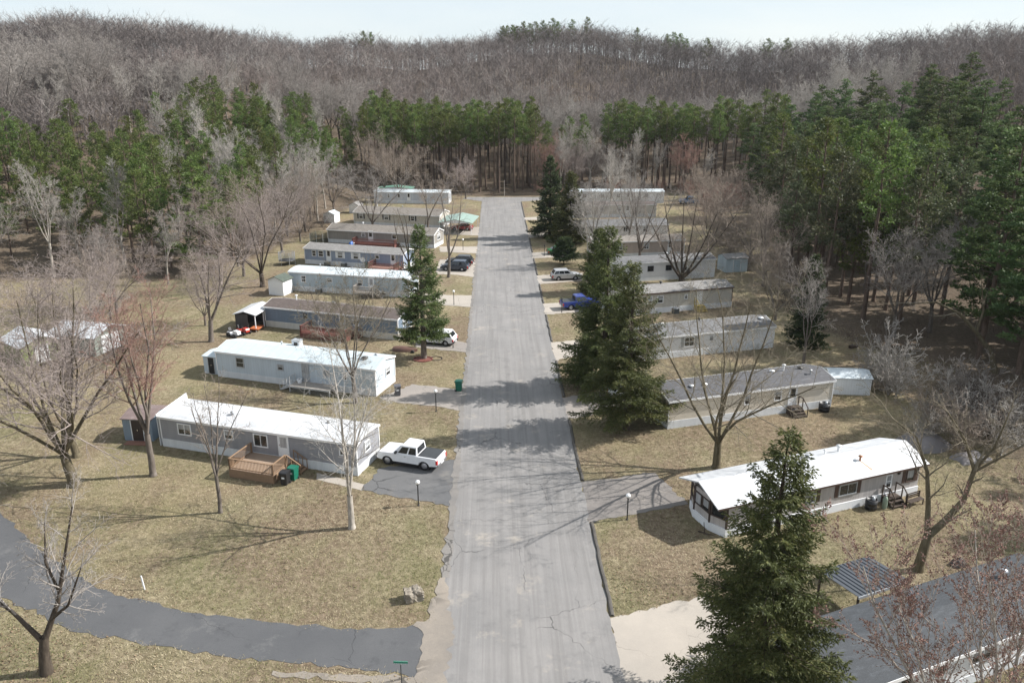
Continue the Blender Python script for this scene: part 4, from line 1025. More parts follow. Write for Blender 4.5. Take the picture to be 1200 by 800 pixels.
# ------------------------------------------------------------------ vehicles
def arc(cx, r, z0, n=9):
    """wheel arch points from rear to front above z0 (x increasing)"""
    a0 = math.asin(max(-1, min(1, (z0 - .33) / r)))
    return [(cx - r * cos(a), .33 + r * sin(a)) for a in np.linspace(a0, pi - a0, n)]
def vehicle(label, loc, rz, kind, paint, cat='car', name=None, group='vehicles parked on the drives', rimm=None):
    """front points to +x; origin at ground centre"""
    r = thing(name or {'pickup': 'pickup_truck', 'suv': 'parked_suv', 'sedan': 'parked_car'}[kind], label, cat, (*loc, 0), rz, group)
    P = dict(
        pickup=dict(L=5.35, w=1.9, wb=3.3, fx=1.72, sill=.44, belt=1.18, hood=1.17, top=1.92, cab=(-.95, 1.02), roof=(-.88, .46), tailz=1.20, wr=.43, tape=.82),
        suv=dict(L=4.6, w=1.86, wb=2.7, fx=1.38, sill=.36, belt=1.06, hood=1.04, top=1.70, cab=(-2.18, .98), roof=(-1.78, .28), tailz=1.06, wr=.35, tape=.82),
        sedan=dict(L=4.6, w=1.80, wb=2.7, fx=1.40, sill=.30, belt=.94, hood=.90, top=1.44, cab=(-1.75, 1.00), roof=(-1.05, .22), tailz=.95, wr=.33, tape=.78))[kind]
    L, w, fx, sill, belt = P['L'], P['w'], P['fx'], P['sill'], P['belt']; rx = fx - P['wb']; x0 = rx - .98 if kind != 'pickup' else rx - 1.15; x1 = x0 + L; ar = P['wr'] + .08
    prof = [(x0 + .06, sill + .08), (x0, sill + .25), (x0 + .02, P['tailz'] - .12), (x0 + .10, P['tailz'])]
    if kind == 'sedan': prof += [(P['cab'][0] + .1, belt + .02)]
    hd = (.0, .04, .16) if kind == 'pickup' else (.03, .14, .30)
    prof += [(P['cab'][1] - .05, belt + .03), (fx + .25, P['hood'] - hd[0]), (x1 - .24, P['hood'] - hd[1]), (x1 - .05, P['hood'] - hd[2]), (x1, sill + .28), (x1 - .06, sill + .06)]
    fa = arc(fx, ar, sill)[::-1]; rear = arc(rx, ar, sill)[::-1]
    prof += [(fx + ar + .02, sill)] + fa + [(fx - ar - .05, sill), (rx + ar + .05, sill)] + rear + [(rx - ar - .03, sill)]
    cx = sum(p[0] for p in prof) / len(prof); cz = .75
    def scaled(k, kz): return [(cx + (x - cx) * k, cz + (z - cz) * kz) for x, z in prof]
    n = len(prof); hw = w / 2; layers = [(-hw, .985, .93), (-hw + .07, 1, 1), (hw - .07, 1, 1), (hw, .985, .93)]
    vs = [(x, y, z) for y, k, kz in layers for x, z in scaled(k, kz)]
    fs = [(l * n + i, l * n + (i + 1) % n, (l + 1) * n + (i + 1) % n, (l + 1) * n + i) for l in range(3) for i in range(n)] + [tuple(range(n))[::-1], tuple(range(3 * n, 4 * n))]
    mb = MB().add(vs, fs)
    # cabin
    c0, c1 = P['cab']; t0, t1 = P['roof']; zb, zt = belt - .02, P['top']; bw, tw = hw - .05, hw * P['tape'] - .02
    cabv = [(c0, -bw, zb), (c1, -bw, zb), (c1, bw, zb), (c0, bw, zb), (t0, -tw, zt - .07), (t1, -tw, zt - .07), (t1, tw, zt - .07), (t0, tw, zt - .07),
            (t0 + .12, -tw + .1, zt), (t1 - .15, -tw + .1, zt), (t1 - .15, tw - .1, zt), (t0 + .12, tw - .1, zt)]
    mb.add(cabv, [(0, 1, 5, 4), (1, 2, 6, 5), (2, 3, 7, 6), (3, 0, 4, 7), (4, 5, 9, 8), (5, 6, 10, 9), (6, 7, 11, 10), (7, 4, 8, 11), (8, 9, 10, 11)])
    body = mb.build('body', paint, r)
    V = [Vector(v) for v in cabv]
    def quad(nm, a, b, c, d, u0, u1, v0, v1, par=r):
        a, b, c, d = V[a], V[b], V[c], V[d]; nr = (b - a).cross(d - a).normalized() * .012
        cen = Vector(((c0 + c1) / 2, 0, (zb + zt) / 2))
        if nr.dot(a + b + c + d - cen * 4) < 0: nr = -nr
        f = lambda u, v: (a.lerp(b, u)).lerp(d.lerp(c, u), v)
        q = [f(u0, v0), f(u1, v0), f(u1, v1), f(u0, v1)]
        MB().add([p - nr * .5 for p in q] + [p + nr for p in q], [(4, 5, 6, 7), (0, 3, 2, 1), (0, 1, 5, 4), (1, 2, 6, 5), (2, 3, 7, 6), (3, 0, 4, 7)]).build(nm, M['glass'], par)
    quad('windscreen', 1, 2, 6, 5, .06, .94, .08, .95); quad('rear_window', 3, 0, 4, 7, .1, .9, .15, .9)
    cuts = {'pickup': ((.05, .40), (.47, .88)), 'suv': ((.05, .27), (.30, .58), (.62, .90)), 'sedan': ((.08, .44), (.49, .86))}[kind]
    for u0, u1 in cuts:
        quad('side_window', 0, 1, 5, 4, u0, u1, .12, .88); quad('side_window', 3, 2, 6, 7, u0, u1, .12, .88)
    for x in (fx, rx):
        for s in (-1, 1):
            y = s * (hw - .13); wr = P['wr']
            t = MB(); t.lathe([(wr * .62, -.11), (wr * .94, -.11), (wr, -.07), (wr, .07), (wr * .94, .11), (wr * .62, .11)], 22)
            t.v = [(px, pz * s, py) for px, py, pz in t.v]; wo = t.build('wheel', M['rubber'], r, (x, y, wr))
            q = MB(); q.lathe([(wr * .63, .03), (wr * .60, .075), (wr * .22, .09), (.01, .095)], 18)
            for k in range(5): a = k * 2 * pi / 5; q.add([(wr * .2 * cos(a - .2), wr * .2 * sin(a - .2), .10), (wr * .58 * cos(a - .12), wr * .58 * sin(a - .12), .085), (wr * .58 * cos(a + .12), wr * .58 * sin(a + .12), .085), (wr * .2 * cos(a + .2), wr * .2 * sin(a + .2), .10)], [(0, 1, 2, 3)])
            q.v = [(px, pz * s, py) for px, py, pz in q.v]; q.build('rim', rimm or M['rim'], wo)
            MB().lathe([(ar - .01, -.2), (.02, -.2)], 16).build  # (arch liner below)
            li = MB(); li.tube((x, s * (hw - .32), .33), (x, s * (hw - .30), .33), ar - .01, n=18); li.build('wheel_arch', M['dark'], r)
    for s in (-1, 1):
        y = s * (hw - .30)
        MB().box(x1 - .16, x1 - .015, y - .2, y + .2, P['hood'] - .36, P['hood'] - .20).build('headlight', M['headlamp'], r)
        zt_ = P['tailz'] - .18
        MB().box(x0 - .012, x0 + .12, s * (hw - .08) - .1, s * (hw - .08) + .1, zt_ - .32, zt_ + .02).build('tail_light', M['tail'], r)
        mz = MB().box(c1 - .22, c1 - .08, s * (hw + .02) - .08, s * (hw + .02) + .1 * s + .08, belt + .04, belt + .22); mz.build('wing_mirror', paint if kind != 'pickup' else M['black'], r)
        for dx in ((.1,) if kind == 'pickup' else (.05, -1.0)): MB().box(dx - .1, dx + .1, s * hw - .012, s * hw + .02, belt - .2, belt - .16).build('door_handle', M['chrome'] if kind == 'pickup' else M['black'], r)
    for s in (-1, 1):
        for a, b in {'pickup': ((-.02, .98), (-.82, -.05)), 'suv': ((-.02, .92), (-1.0, -.06)), 'sedan': ((-.02, .92), (-.95, -.06))}[kind]:
            y0, y1 = sorted((s * (hw - .03), s * (hw + .008))); MB().box(a, b, y0, y1, sill + .12, belt - .09).build('door', paint, r)
    MB().box(x1 - .05, x1 + .05, -hw + .1, hw - .1, sill + .02, sill + .24).build('bumper', M['chrome'] if kind == 'pickup' else M['black'], r)
    MB().box(x0 - .07, x0 + .04, -hw + .1, hw - .1, sill + .04, sill + .24).build('bumper', M['chrome'] if kind == 'pickup' else M['black'], r)
    MB().box(x1 - .07, x1 - .002, -.5, .5, P['hood'] - .5, P['hood'] - .24).build('grille', M['black'], r)
    MB().box(x0 - .075, x0 - .071, -.26, .26, sill + .08, sill + .2).build('licence_plate', M['white'], r)
    if kind == 'pickup':
        MB().box(x0 + .1, c0 - .06, -hw + .1, hw - .1, P['tailz'] - .03, P['tailz'] + .035).build('bed_cover', mat('black_vinyl', (.04, .044, .048), .55, .15), r)
        for s in (-1, 1): MB().box(rx + .6, fx - .55, s * (hw - .02) - .05, s * (hw - .02) + .05, .3, .36).build('side_step', M['black'], r)
    MB().box(rx + ar + .02, fx - ar - .02, -hw + .1, hw - .1, .2, sill + .1).build('underbody', M['dark'], r)
    return r
PW = carpaint('white_car_paint', (.74, .75, .77)); PD = carpaint('dark_blue_car_paint', (.018, .03, .055)); PK = carpaint('black_car_paint', (.014, .016, .02))
PS = carpaint('silver_car_paint', (.50, .51, .53), .3); PB = carpaint('bright_blue_car_paint', (.010, .035, .23)); PG = carpaint('green_car_paint', (.02, .16, .05)); PR = carpaint('red_car_paint', (.30, .02, .02)); PN = carpaint('mid_blue_car_paint', (.05, .16, .32))
vehicle('white extended cab pickup with black bed cover on the dark asphalt drive', (-7.0, 58.85), radians(160), 'pickup', PW, 'pickup')
vehicle('white car half hidden behind the lone spruce', (-7.0, 89.8), radians(165), 'suv', PW)
vehicle('dark blue car nearer the lone spruce on the pale drive', (-6.6, 127.6), radians(170), 'suv', PD)
vehicle('black car on the far side of the dark blue one', (-6.0, 131.4), radians(170), 'suv', PK)
vehicle('silver car nosing towards the white homes past the big spruces', (11.0, 120.9), radians(8), 'suv', PS)
vehicle('bright blue pickup on the pale drive behind the big spruces', (11.6, 104.6), radians(12), 'pickup', PB, 'pickup')
vehicle('green car under branches of the dark twin spruces', (11.6, 139.8), radians(8), 'sedan', PG)
vehicle('white car showing in gaps of the big double spruce', (13.4, 72.2), radians(14), 'suv', PW)
vehicle('blue pickup parked at the end of the far white home', (48.6, 198.4), radians(178), 'pickup', PN, 'pickup')
vehicle('red car parked inside the green roofed carport', (-6.9, 163.6), radians(172), 'sedan', PR)
vehicle('dark car hidden behind the red deck of the periwinkle home', (-12.6, 125.2), radians(160), 'sedan', PD)

def mower(label, loc, rz, paint):
    r = thing('riding_mower', label, 'riding mower', (*loc, 0), rz, 'riding mowers by the open shed')
    b = MB(); b.prism([(.0, .35), (.0, .72), (.15, .82), (.75, .78), (.85, .62), (.85, .35)], 'y', -.26, .26); b.build('bonnet', paint, r)
    b = MB(); b.prism([(-.85, .3), (-.85, .62), (-.3, .62), (-.25, .40), (0, .38), (0, .3)], 'y', -.38, .38); b.build('rear_fender', paint, r)
    b = MB(); b.box(-.72, -.3, -.22, .22, .62, .70); b.prism([(-.74, .7), (-.86, 1.05), (-.78, 1.07), (-.62, .7)], 'y', -.22, .22); b.build('seat', M['black'], r)
    MB().box(-.15, .55, -.55, .55, .10, .28).build('mower_deck', M['black'], r)
    for x, rr in ((.62, .2), (-.6, .27)):
        for s in (-1, 1): MB().tube((x, s * .36, rr), (x, s * .52, rr), rr, n=14).build('wheel', M['rubber'], r)
    s = MB().tube((.0, 0, .7), (-.2, 0, .98), .025, n=6); s.lathe([(.13, 0), (.16, .015), (.13, .03)], 12, (-.2, 0, .97)); s.build('steering_wheel', M['black'], r)
mower('red riding mower in front of the open fronted white roofed shed', (-31.1, 94.0), radians(-35), carpaint('red_mower_paint', (.42, .035, .02)))
mower('white riding mower parked just before the red mower', (-31.9, 92.9), radians(-30), PW)
def kettle_grill(label, loc):
    r = thing('kettle_grill', label, 'grill', (*loc, 0), 0)
    MB().lathe([(.02, .55), (.2, .6), (.28, .72), (.29, .8), (.27, .88), (.16, .98), (.02, 1.02)], 14).build('bowl', M['black'], r)
    for a in (0, 2.1, 4.2): MB().tube((.18 * cos(a), .18 * sin(a), .62), (.3 * cos(a), .3 * sin(a), 0), .015, n=6).build('leg', M['galv'], r)
kettle_grill('black kettle grill beside the light blue home stairs', along((-30.5, 115.1), -14.2, 15.3, 1.2))
for u, o_ in ((14.2, 1.0),):
    pp = thing('flower_tub', 'small pale tub on the low deck of the pale blue home', 'tub', (*along((-29.4, 79.3), -18.9, 10.2, .5), .66), 0)
    MB().lathe([(.2, 0), (.26, .4), (.23, .4), (.21, .3), (.01, .3)], 12).build('tub', M['white'], pp); MB().lathe([(.2, .31), (.12, .36), (.01, .37)], 10).build('soil', M['darkwood'], pp)

# ------------------------------------------------------------------ trees
def vadd(a, b, k=1.0): return (a[0] + b[0] * k, a[1] + b[1] * k, a[2] + b[2] * k)
def vnorm(a):
    l = sqrt(a[0] ** 2 + a[1] ** 2 + a[2] ** 2) or 1; return (a[0] / l, a[1] / l, a[2] / l)
def perp_dir(d, ang, az):
    """direction at angle ang from d, azimuth az about it"""
    up = (0, 0, 1) if abs(d[2]) < .9 else (1, 0, 0)
    u = vnorm((d[1] * up[2] - d[2] * up[1], d[2] * up[0] - d[0] * up[2], d[0] * up[1] - d[1] * up[0]))
    v = (d[1] * u[2] - d[2] * u[1], d[2] * u[0] - d[0] * u[2], d[0] * u[1] - d[1] * u[0])
    s, c = sin(ang), cos(ang)
    return tuple(d[i] * c + (u[i] * cos(az) + v[i] * sin(az)) * s for i in range(3))

class Tree:
    def __init__(s, seed): s.r = random.Random(seed); s.seg = {0: [], 1: [], 2: [], 3: [], 4: []}; s.tips = []
    def limb(s, p, d, L, r, lvl, P):
        R = s.r; mx = P['max']; n = P['n'][lvl]; st = L / n; pts = [(p, r)]; dd = d
        w = P['wander'][lvl]; up = P['up'][lvl]; tip = P['tip'][lvl]; rmin = P['rmin']
        for i in range(n):
            dd = vnorm((dd[0] + R.gauss(0, w), dd[1] + R.gauss(0, w), dd[2] + R.gauss(0, w) + up))
            q = vadd(p, dd, st); r1 = max(rmin, r * (1 - (1 - tip) * (i + 1) / n)); r0 = pts[-1][1]
            s.seg[lvl].append((p, q, r0, r1)); pts.append((q, r1)); p = q
        if lvl >= mx: s.tips.append((pts[0][0], p)); return pts
        k = P['kids'][lvl]; k = int(k) + (R.random() < k % 1); a0, a1 = P['ang'][lvl]; t0 = P['start'][lvl]; az = R.uniform(0, 6.28)
        for j in range(k):
            t = t0 + (1 - t0) * (j + R.random()) / k; f = t * n; i = min(n - 1, int(f)); f -= i
            a, b = pts[i], pts[i + 1]; q = tuple(a[0][m] + (b[0][m] - a[0][m]) * f for m in range(3)); rr = a[1] + (b[1] - a[1]) * f
            di = vnorm((b[0][0] - a[0][0], b[0][1] - a[0][1], b[0][2] - a[0][2])); az += 2.4 + R.gauss(0, .5)
            LL = L * P['ratio'][lvl] * (1.15 - P['fall'] * t) * R.uniform(.7, 1.2)
            s.limb(q, perp_dir(di, R.uniform(a0, a1), az), LL, max(rmin, rr * P['rr'][lvl]), lvl + 1, P)
        return pts

BP = dict(max=4, n=[4, 6, 4, 3, 2], wander=[.06, .10, .14, .16, .2], up=[.02, .06, .05, .03, .02], tip=[.8, .22, .25, .35, .5], rmin=.008,
          kids=[0, 9, 6, 5, 0], ang=[(.3, .6), (.5, .95), (.5, 1.0), (.5, 1.1), (.5, 1)], start=[.3, .25, .2, .15, 0], ratio=[.6, .42, .48, .5, .5], rr=[.6, .5, .55, .6, .6], fall=.6)

def tubes(segs, sides):
    """segments (p0,p1,r0,r1) -> vertex array, quad array"""
    if not len(segs): return np.zeros((0, 3)), np.zeros((0, 4), int)
    P0 = np.array([s[0] for s in segs]); P1 = np.array([s[1] for s in segs]); R0 = np.array([s[2] for s in segs]); R1 = np.array([s[3] for s in segs])
    D = P1 - P0; D /= np.linalg.norm(D, axis=1)[:, None] + 1e-9
    up = np.where(np.abs(D[:, 2:3]) < .9, np.array([[0, 0, 1.0]]), np.array([[1.0, 0, 0]]))
    U = np.cross(D, up); U /= np.linalg.norm(U, axis=1)[:, None] + 1e-9; W = np.cross(D, U)
    a = np.arange(sides) * 2 * pi / sides
    ring = U[:, None, :] * np.cos(a)[None, :, None] + W[:, None, :] * np.sin(a)[None, :, None]
    V = np.concatenate([P0[:, None, :] + ring * R0[:, None, None], P1[:, None, :] + ring * R1[:, None, None]], 1).reshape(-1, 3)
    b = (np.arange(len(segs)) * 2 * sides)[:, None]; i = np.arange(sides)[None, :]; j = (i + 1) % sides
    F = np.stack([b + i, b + j, b + sides + j, b + sides + i], -1).reshape(-1, 4)
    return V, F
def join_np(parts):
    V = []; F = []; k = 0
    for v, f in parts: V.append(v); F.append(f + k); k += len(v)
    return np.concatenate(V), np.concatenate(F)

def tufts(P, D, L, W, rng, tone, two=True):
    """needle sprays: each a slim diamond, random roll"""
    n = len(P); D = D / (np.linalg.norm(D, axis=1)[:, None] + 1e-9)
    S = np.cross(D, rng.normal(size=(n, 3))); S /= np.linalg.norm(S, axis=1)[:, None] + 1e-9
    L = np.broadcast_to(L, (n,))[:, None]; W = np.broadcast_to(W, (n,))[:, None]
    m = P + D * L * .45
    V = np.stack([P, m + S * W * .5, P + D * L, m - S * W * .5], 1).reshape(-1, 3)
    F = np.arange(4 * n).reshape(n, 4)
    return V, F, np.repeat(tone, 4)

BK = {}
BK['grey'] = bark('grey_bark', (.085, .070, .058), (.19, .165, .145)); BK['pale'] = bark('pale_bark', (.20, .18, .155), (.42, .385, .34))
BK['dark'] = bark('dark_bark', (.035, .028, .022), (.10, .08, .062)); BK['olive'] = bark('olive_bark', (.07, .058, .036), (.165, .14, .095))
TW = {}
TW['tan'] = bark('tan_twigs', (.235, .195, .16), (.34, .285, .24)); TW['grey'] = bark('grey_twigs', (.215, .195, .178), (.33, .30, .275))
TW['mauve'] = bark('mauve_twigs', (.235, .195, .178), (.335, .285, .262)); TW['red'] = bark('red_budded_twigs', (.23, .135, .108), (.33, .21, .175))
TW['white'] = bark('whitish_twigs', (.28, .26, .235), (.44, .41, .375)); TW['olive'] = bark('olive_twigs', (.15, .13, .095), (.25, .215, .16)); TW['dark'] = bark('dark_twigs', (.06, .048, .04), (.14, .115, .10))

def tree_from(T, label, loc, tr, tw, cat='bare tree', name='bare_tree', group=None, rz=0, tcut=1, buds=None, sides=(9, 7, 5, 3, 3), root=None, scale=1.0):
    tv = join_np([tubes(T.seg[l], sides[l]) for l in range(tcut + 1) if T.seg[l]])
    cv = join_np([tubes(T.seg[l], sides[l]) for l in range(tcut + 1, 5) if T.seg[l]])
    r = thing(name, label, cat, loc, rz, group); r.scale = (scale,) * 3
    link('trunk', npmesh('trunk', tv[0], [tv[1]], smooth=True), BK[tr], r)
    link('crown', npmesh('crown', cv[0], [cv[1]]), TW[tw], r)
    if buds:
        rng = np.random.default_rng(5); A = np.array([t[0] for t in T.tips]); B = np.array([t[1] for t in T.tips]); k = buds
        u = rng.uniform(.1, 1, (len(A), k, 1)); P = (A[:, None] + (B - A)[:, None] * u).reshape(-1, 3)
        V, F, _ = tufts(P, rng.normal(size=P.shape) + (0, 0, .5), rng.uniform(.05, .10, len(P)), .05, rng, np.zeros(len(P)))
        link('buds', npmesh('buds', V, [F]), mat('red_brown_buds', (.215, .115, .09), .8, .3, 3), r)
    return r

def bare(seed, h, fork, stems, spread, r0, P=None, lean=(0, 0), azs=None, stemlen=None):
    """trunk to the fork, then ascending limbs"""
    P = {**BP, **(P or {})}; T = Tree(seed); R = T.r
    d = vnorm((lean[0], lean[1], 1)); p = (0, 0, -.15)
    flare = [(p, vadd(p, d, .5), r0 * 1.45, r0 * 1.05)]; T.seg[0] += flare; p = flare[0][1]; n = max(2, int(fork / 1.0)); r = r0 * 1.05
    for i in range(n):
        d = vnorm((d[0] + R.gauss(0, .04), d[1] + R.gauss(0, .04), d[2] + .05)); q = vadd(p, d, (fork - .35) / n); r1 = r0 * (1.05 - .2 * (i + 1) / n)
        T.seg[0].append((p, q, r, r1)); p = q; r = r1
    az = R.uniform(0, 6.28)
    for k in range(stems):
        a = azs[k] if azs else az + k * 2 * pi / stems + R.gauss(0, .3); sp = spread * R.uniform(.6, 1.25)
        if stems > 2 and k == 0 and not azs: sp *= .25
        dd = vnorm((sin(sp) * cos(a) + d[0] * .5, sin(sp) * sin(a) + d[1] * .5, cos(sp)))
        L = (h - fork) * (R.uniform(.85, 1.1) if not stemlen else stemlen[k]) / max(.6, cos(sp * .8))
        T.limb(vadd(p, d, -.25 * R.random()), dd, L, r * (.75 if stems <= 2 else .62 if stems <= 5 else .48) * R.uniform(.85, 1.1), 1, P)
    return T
def custom(seed, limbs, P=None):
    """limbs: list of polylines [(x,y,z,r)...], each sprouting branches; last flag = bare stem without branches"""
    P = {**BP, **(P or {})}; T = Tree(seed); R = T.r
    for pl, grow in limbs:
        lv = 1 if grow else 0
        for a, b in zip(pl[:-1], pl[1:]):
            k = 3
            for i in range(k):
                f = lambda t: tuple(a[m] + (b[m] - a[m]) * t for m in range(3))
                q0, q1 = f(i / k), f((i + 1) / k); T.seg[lv].append((q0, q1, a[3] + (b[3] - a[3]) * i / k, a[3] + (b[3] - a[3]) * (i + 1) / k))
        if not grow: continue
        tot = sum((Vector(b[:3]) - Vector(a[:3])).length for a, b in zip(pl[:-1], pl[1:])); kids = int(P['kids'][1] * grow); az = R.uniform(0, 6)
        for j in range(kids):
            t = P['start'][1] + (1 - P['start'][1]) * (j + R.random()) / kids; f = t * (len(pl) - 1); i = min(len(pl) - 2, int(f)); f -= i
            a, b = pl[i], pl[i + 1]; q = tuple(a[m] + (b[m] - a[m]) * f for m in range(3)); rr = a[3] + (b[3] - a[3]) * f
            di = vnorm(tuple(b[m] - a[m] for m in range(3))); az += 2.4
            T.limb(q, perp_dir(di, R.uniform(*P['ang'][1]), az), max(1.2, tot * P['ratio'][1] * (1.15 - P['fall'] * t)) * R.uniform(.7, 1.2), max(.012, rr * P['rr'][1]), 2, P)
        a, b = pl[-2], pl[-1]; T.limb(b[:3], vnorm(tuple(b[m] - a[m] for m in range(3))), tot * .3, b[3], 2, P)
    return T

# --- yard trees that the photo shows one by one
YG = 'bare yard trees'
DENSE = dict(kids=[0, 12, 8, 7, 0])
OPEN = dict(kids=[0, 7, 5, 4, 0])
SPARSE = dict(kids=[0, 6, 4, 3, 0])
tree_from(bare(11, 15, 2.7, 8, .62, .38, {**DENSE, 'kids': [0, 13, 9, 7, 0], 'rmin': .010, 'up': [.02, .02, .04, .03, .02]}, (-.12, 0)), 'largest spreading bare maple with several flaring trunks on the curved lane lawn', (-32.7, 55.6, 0), 'olive', 'mauve', group=YG)
tree_from(bare(12, 14, 2.2, 6, .55, .3, {**DENSE, 'rmin': .010}, (-.15, .1)), 'bare maple standing just behind the largest spreading one', (-35.0, 60.6, 0), 'olive', 'mauve', group=YG)
tree_from(bare(13, 15.0, 3.6, 5, .30, .25, {**DENSE, 'rmin': .010, 'ratio': [.6, .36, .48, .5, .5]}, (.02, 0)), 'tall upright bare tree with reddish top before the dusty blue shed', (-27.3, 57.1, 0), 'grey', 'red', group=YG)
tree_from(bare(14, 9.8, 3.0, 5, .26, .14, {**OPEN, 'ratio': [.6, .30, .45, .5, .5], 'up': [0, .1, .08, .05, .02]}), 'slender young bare tree left of the brown deck', (-20.1, 51.3, 0), 'grey', 'tan', group=YG)
tree_from(bare(15, 12.8, 2.6, 4, .40, .22, {**OPEN, 'kids': [0, 11, 7, 5, 0], 'up': [0, .09, .06, .03, .02]}, (.0, .0), azs=[3.4, 1.7, 5.6, .1], stemlen=[.8, 1.0, .75, .85]), 'pale barked bare tree in front of the grey home corner', (-10.2, 49.0, 0), 'pale', 'white', group=YG)
tree_from(bare(16, 12.5, 2.8, 6, .40, .22, {**DENSE, 'rmin': .010}), 'bare tree with dry brown twigs between the two nearest pale homes', (-13.7, 71.7, 0), 'grey', 'olive', group=YG)
tree_from(custom(17, [([(0, 0, -.2, .38), (.1, 0, 1.2, .27), (.3, 0, 2.3, .22)], 0), ([(.3, 0, 2.1, .18), (1.2, .3, 4.2, .12), (1.7, .4, 6.0, .09), (2.9, .3, 9.8, .035)], 1.1),
          ([(.2, 0, 2.0, .16), (-1.2, .3, 3.6, .10), (-2.4, .2, 5.0, .07), (-3.0, 0, 7.0, .03)], .9), ([(.9, .1, 3.4, .10), (2.2, -.5, 4.6, .07), (3.4, -.8, 7.0, .03)], .9), ([(1.4, .3, 4.7, .09), (.8, .6, 6.4, .06), (1.0, .9, 8.6, .025)], 1.0)], {**OPEN, 'kids': [0, 12, 6, 5, 0]}),
          'gnarled grey dying tree at the near edge of the dark lane', (-24.0, 35.0, 0), 'dark', 'grey', group=YG)
tree_from(bare(18, 11.5, 2.6, 4, .5, .3, DENSE, (.05, 0)), 'bare fork trunked tree behind the left end of the pale blue home', (-34.1, 91.0, 0), 'grey', 'mauve', group=YG)
tree_from(bare(19, 15.5, 2.2, 6, .62, .36, {**DENSE, 'up': [0, .03, .04, .02, .02]}, (.05, 0)), 'broad bare tree shading the white shed with dark green roof', (-35.2, 117.2, 0), 'dark', 'mauve', group=YG)
tree_from(bare(20, 11.0, 2.3, 4, .42, .25, OPEN), 'dark bare tree rising from the red deck end of the periwinkle home', (-13.8, 123.8, 0), 'dark', 'olive', group=YG)
tree_from(bare(21, 13.5, 3.4, 4, .42, .24, OPEN, (.04, 0)), 'pale bare tree by the two dark cars', (-7.4, 122.6, 0), 'grey', 'grey', group=YG)
tree_from(bare(22, 13, 2.5, 5, .5, .25, DENSE), 'bare tree between the grey tan and beige shuttered homes', (-24.6, 158, 0), 'grey', 'grey', group=YG)
tree_from(bare(23, 12, 3.0, 4, .45, .22, DENSE), 'bare tree beside the green roofed carport', (-13.6, 158.6, 0), 'grey', 'tan', group=YG)
tree_from(bare(24, 14, 2.5, 6, .6, .3, {**DENSE, 'kids': [0, 12, 8, 7, 0]}), 'wide tan twigged tree behind the far blue white home', (-24.5, 205.5, 0), 'grey', 'tan', group=YG)
tree_from(bare(25, 16, 2.8, 6, .55, .34, {**DENSE, 'kids': [0, 12, 8, 7, 0]}), 'tallest tan twigged tree near the far blue white home', (-28.6, 209.5, 0), 'grey', 'tan', group=YG)
tree_from(bare(26, 9.5, 1.4, 7, .7, .2, {**DENSE, 'kids': [0, 12, 8, 7, 0], 'up': [0, .06, .05, .03, .02]}), 'round topped tan tree at the far road corner', (-7.6, 208.5, 0), 'grey', 'mauve', group=YG)
tree_from(bare(27, 14.0, 2.4, 7, .58, .32, {**OPEN, 'kids': [0, 11, 7, 5, 0], 'up': [0, .05, .04, .03, .02]}, (.0, 0)), 'fan shaped dark bare tree before the cream home', (17.8, 57.5, 0), 'olive', 'olive', group=YG)
tree_from(custom(28, [([(0, 0, -.2, .42), (.05, 0, .5, .32), (.25, 0, 2.6, .27)], 0), ([(.2, 0, 2.5, .19), (-.15, 0, 5.0, .15), (-.5, .1, 7.0, .11), (-1.4, .3, 9.2, .06), (-3.0, .4, 10.4, .03)], 1.1),
          ([(.25, 0, 2.5, .25), (1.2, .1, 3.5, .22), (2.2, .2, 4.9, .18), (2.5, .2, 7.0, .14)], .3), ([(2.5, .2, 7.0, .12), (1.6, .3, 9.0, .08), (.3, .4, 10.8, .04)], 1.0), ([(2.5, .2, 7.0, .12), (3.5, .2, 8.6, .08), (4.0, .3, 10.8, .04)], 1.0), ([(2.5, .2, 6.9, .09), (4.4, 0, 8.3, .06), (6.2, -.2, 9.8, .03)], .9)],
          {**OPEN, 'kids': [0, 10, 6, 5, 0]}), 'deeply forked bare tree above the near slate roof', (27.0, 43.2, 0), 'olive', 'olive', group=YG)
tree_from(custom(29, [([(0, 0, -.2, .5), (0, 0, 1.0, .42)], 0)] + [([(0, 0, .6, .22), (x * .25, y * .3, 2.4, .17), (x * .62, y * .6, 5.0 + z * .1, .11), (x, y, z, .04)], 1.25) for x, y, z in ((-5.5, .5, 10), (-3.0, 1.5, 12), (-.8, -1.5, 13), (1.8, 1.0, 13), (4.6, -.5, 11), (7.8, .5, 10.5))],
          {**DENSE, 'kids': [0, 10, 7, 6, 0], 'start': [.3, .35, .2, .15, 0], 'ratio': [.6, .3, .48, .5, .5]}), 'broad black trunked fan of limbs before the bright white home', (28.6, 118.2, 0), 'dark', 'tan', group=YG)
tree_from(bare(30, 11.5, 3.0, 3, .35, .16, {**DENSE, 'ratio': [.6, .36, .48, .5, .5]}), 'thin grey bare tree before the dark lone fir', (33.4, 80.4, 0), 'grey', 'grey', group=YG)
tree_from(bare(31, 9.8, .5, 14, .62, .16, {**DENSE, 'rmin': .018, 'kids': [0, 13, 9, 7, 0], 'up': [0, .05, .05, .03, .02], 'start': [.3, .1, .1, .1, 0]}), 'round dome of fine pale twigs by the far pines', (49.6, 176.5, 0), 'grey', 'tan', cat='willow bush', name='round_bush', group=None)
tree_from(bare(32, 12.5, 2.6, 5, .5, .3, DENSE), 'whitish bare tree against the far white home', (28.5, 195.2, 0), 'pale', 'white', group=YG)
tree_from(bare(33, 11.5, 2.0, 5, .5, .24, DENSE), 'whitish tangled tree behind the twin dark spruces', (16.5, 128.5, 0), 'pale', 'white', group=YG)
tree_from(bare(34, 13, 2.5, 5, .5, .26, DENSE), 'pale bare tree over the plain grey roof', (25.5, 148.5, 0), 'grey', 'white', group=YG)
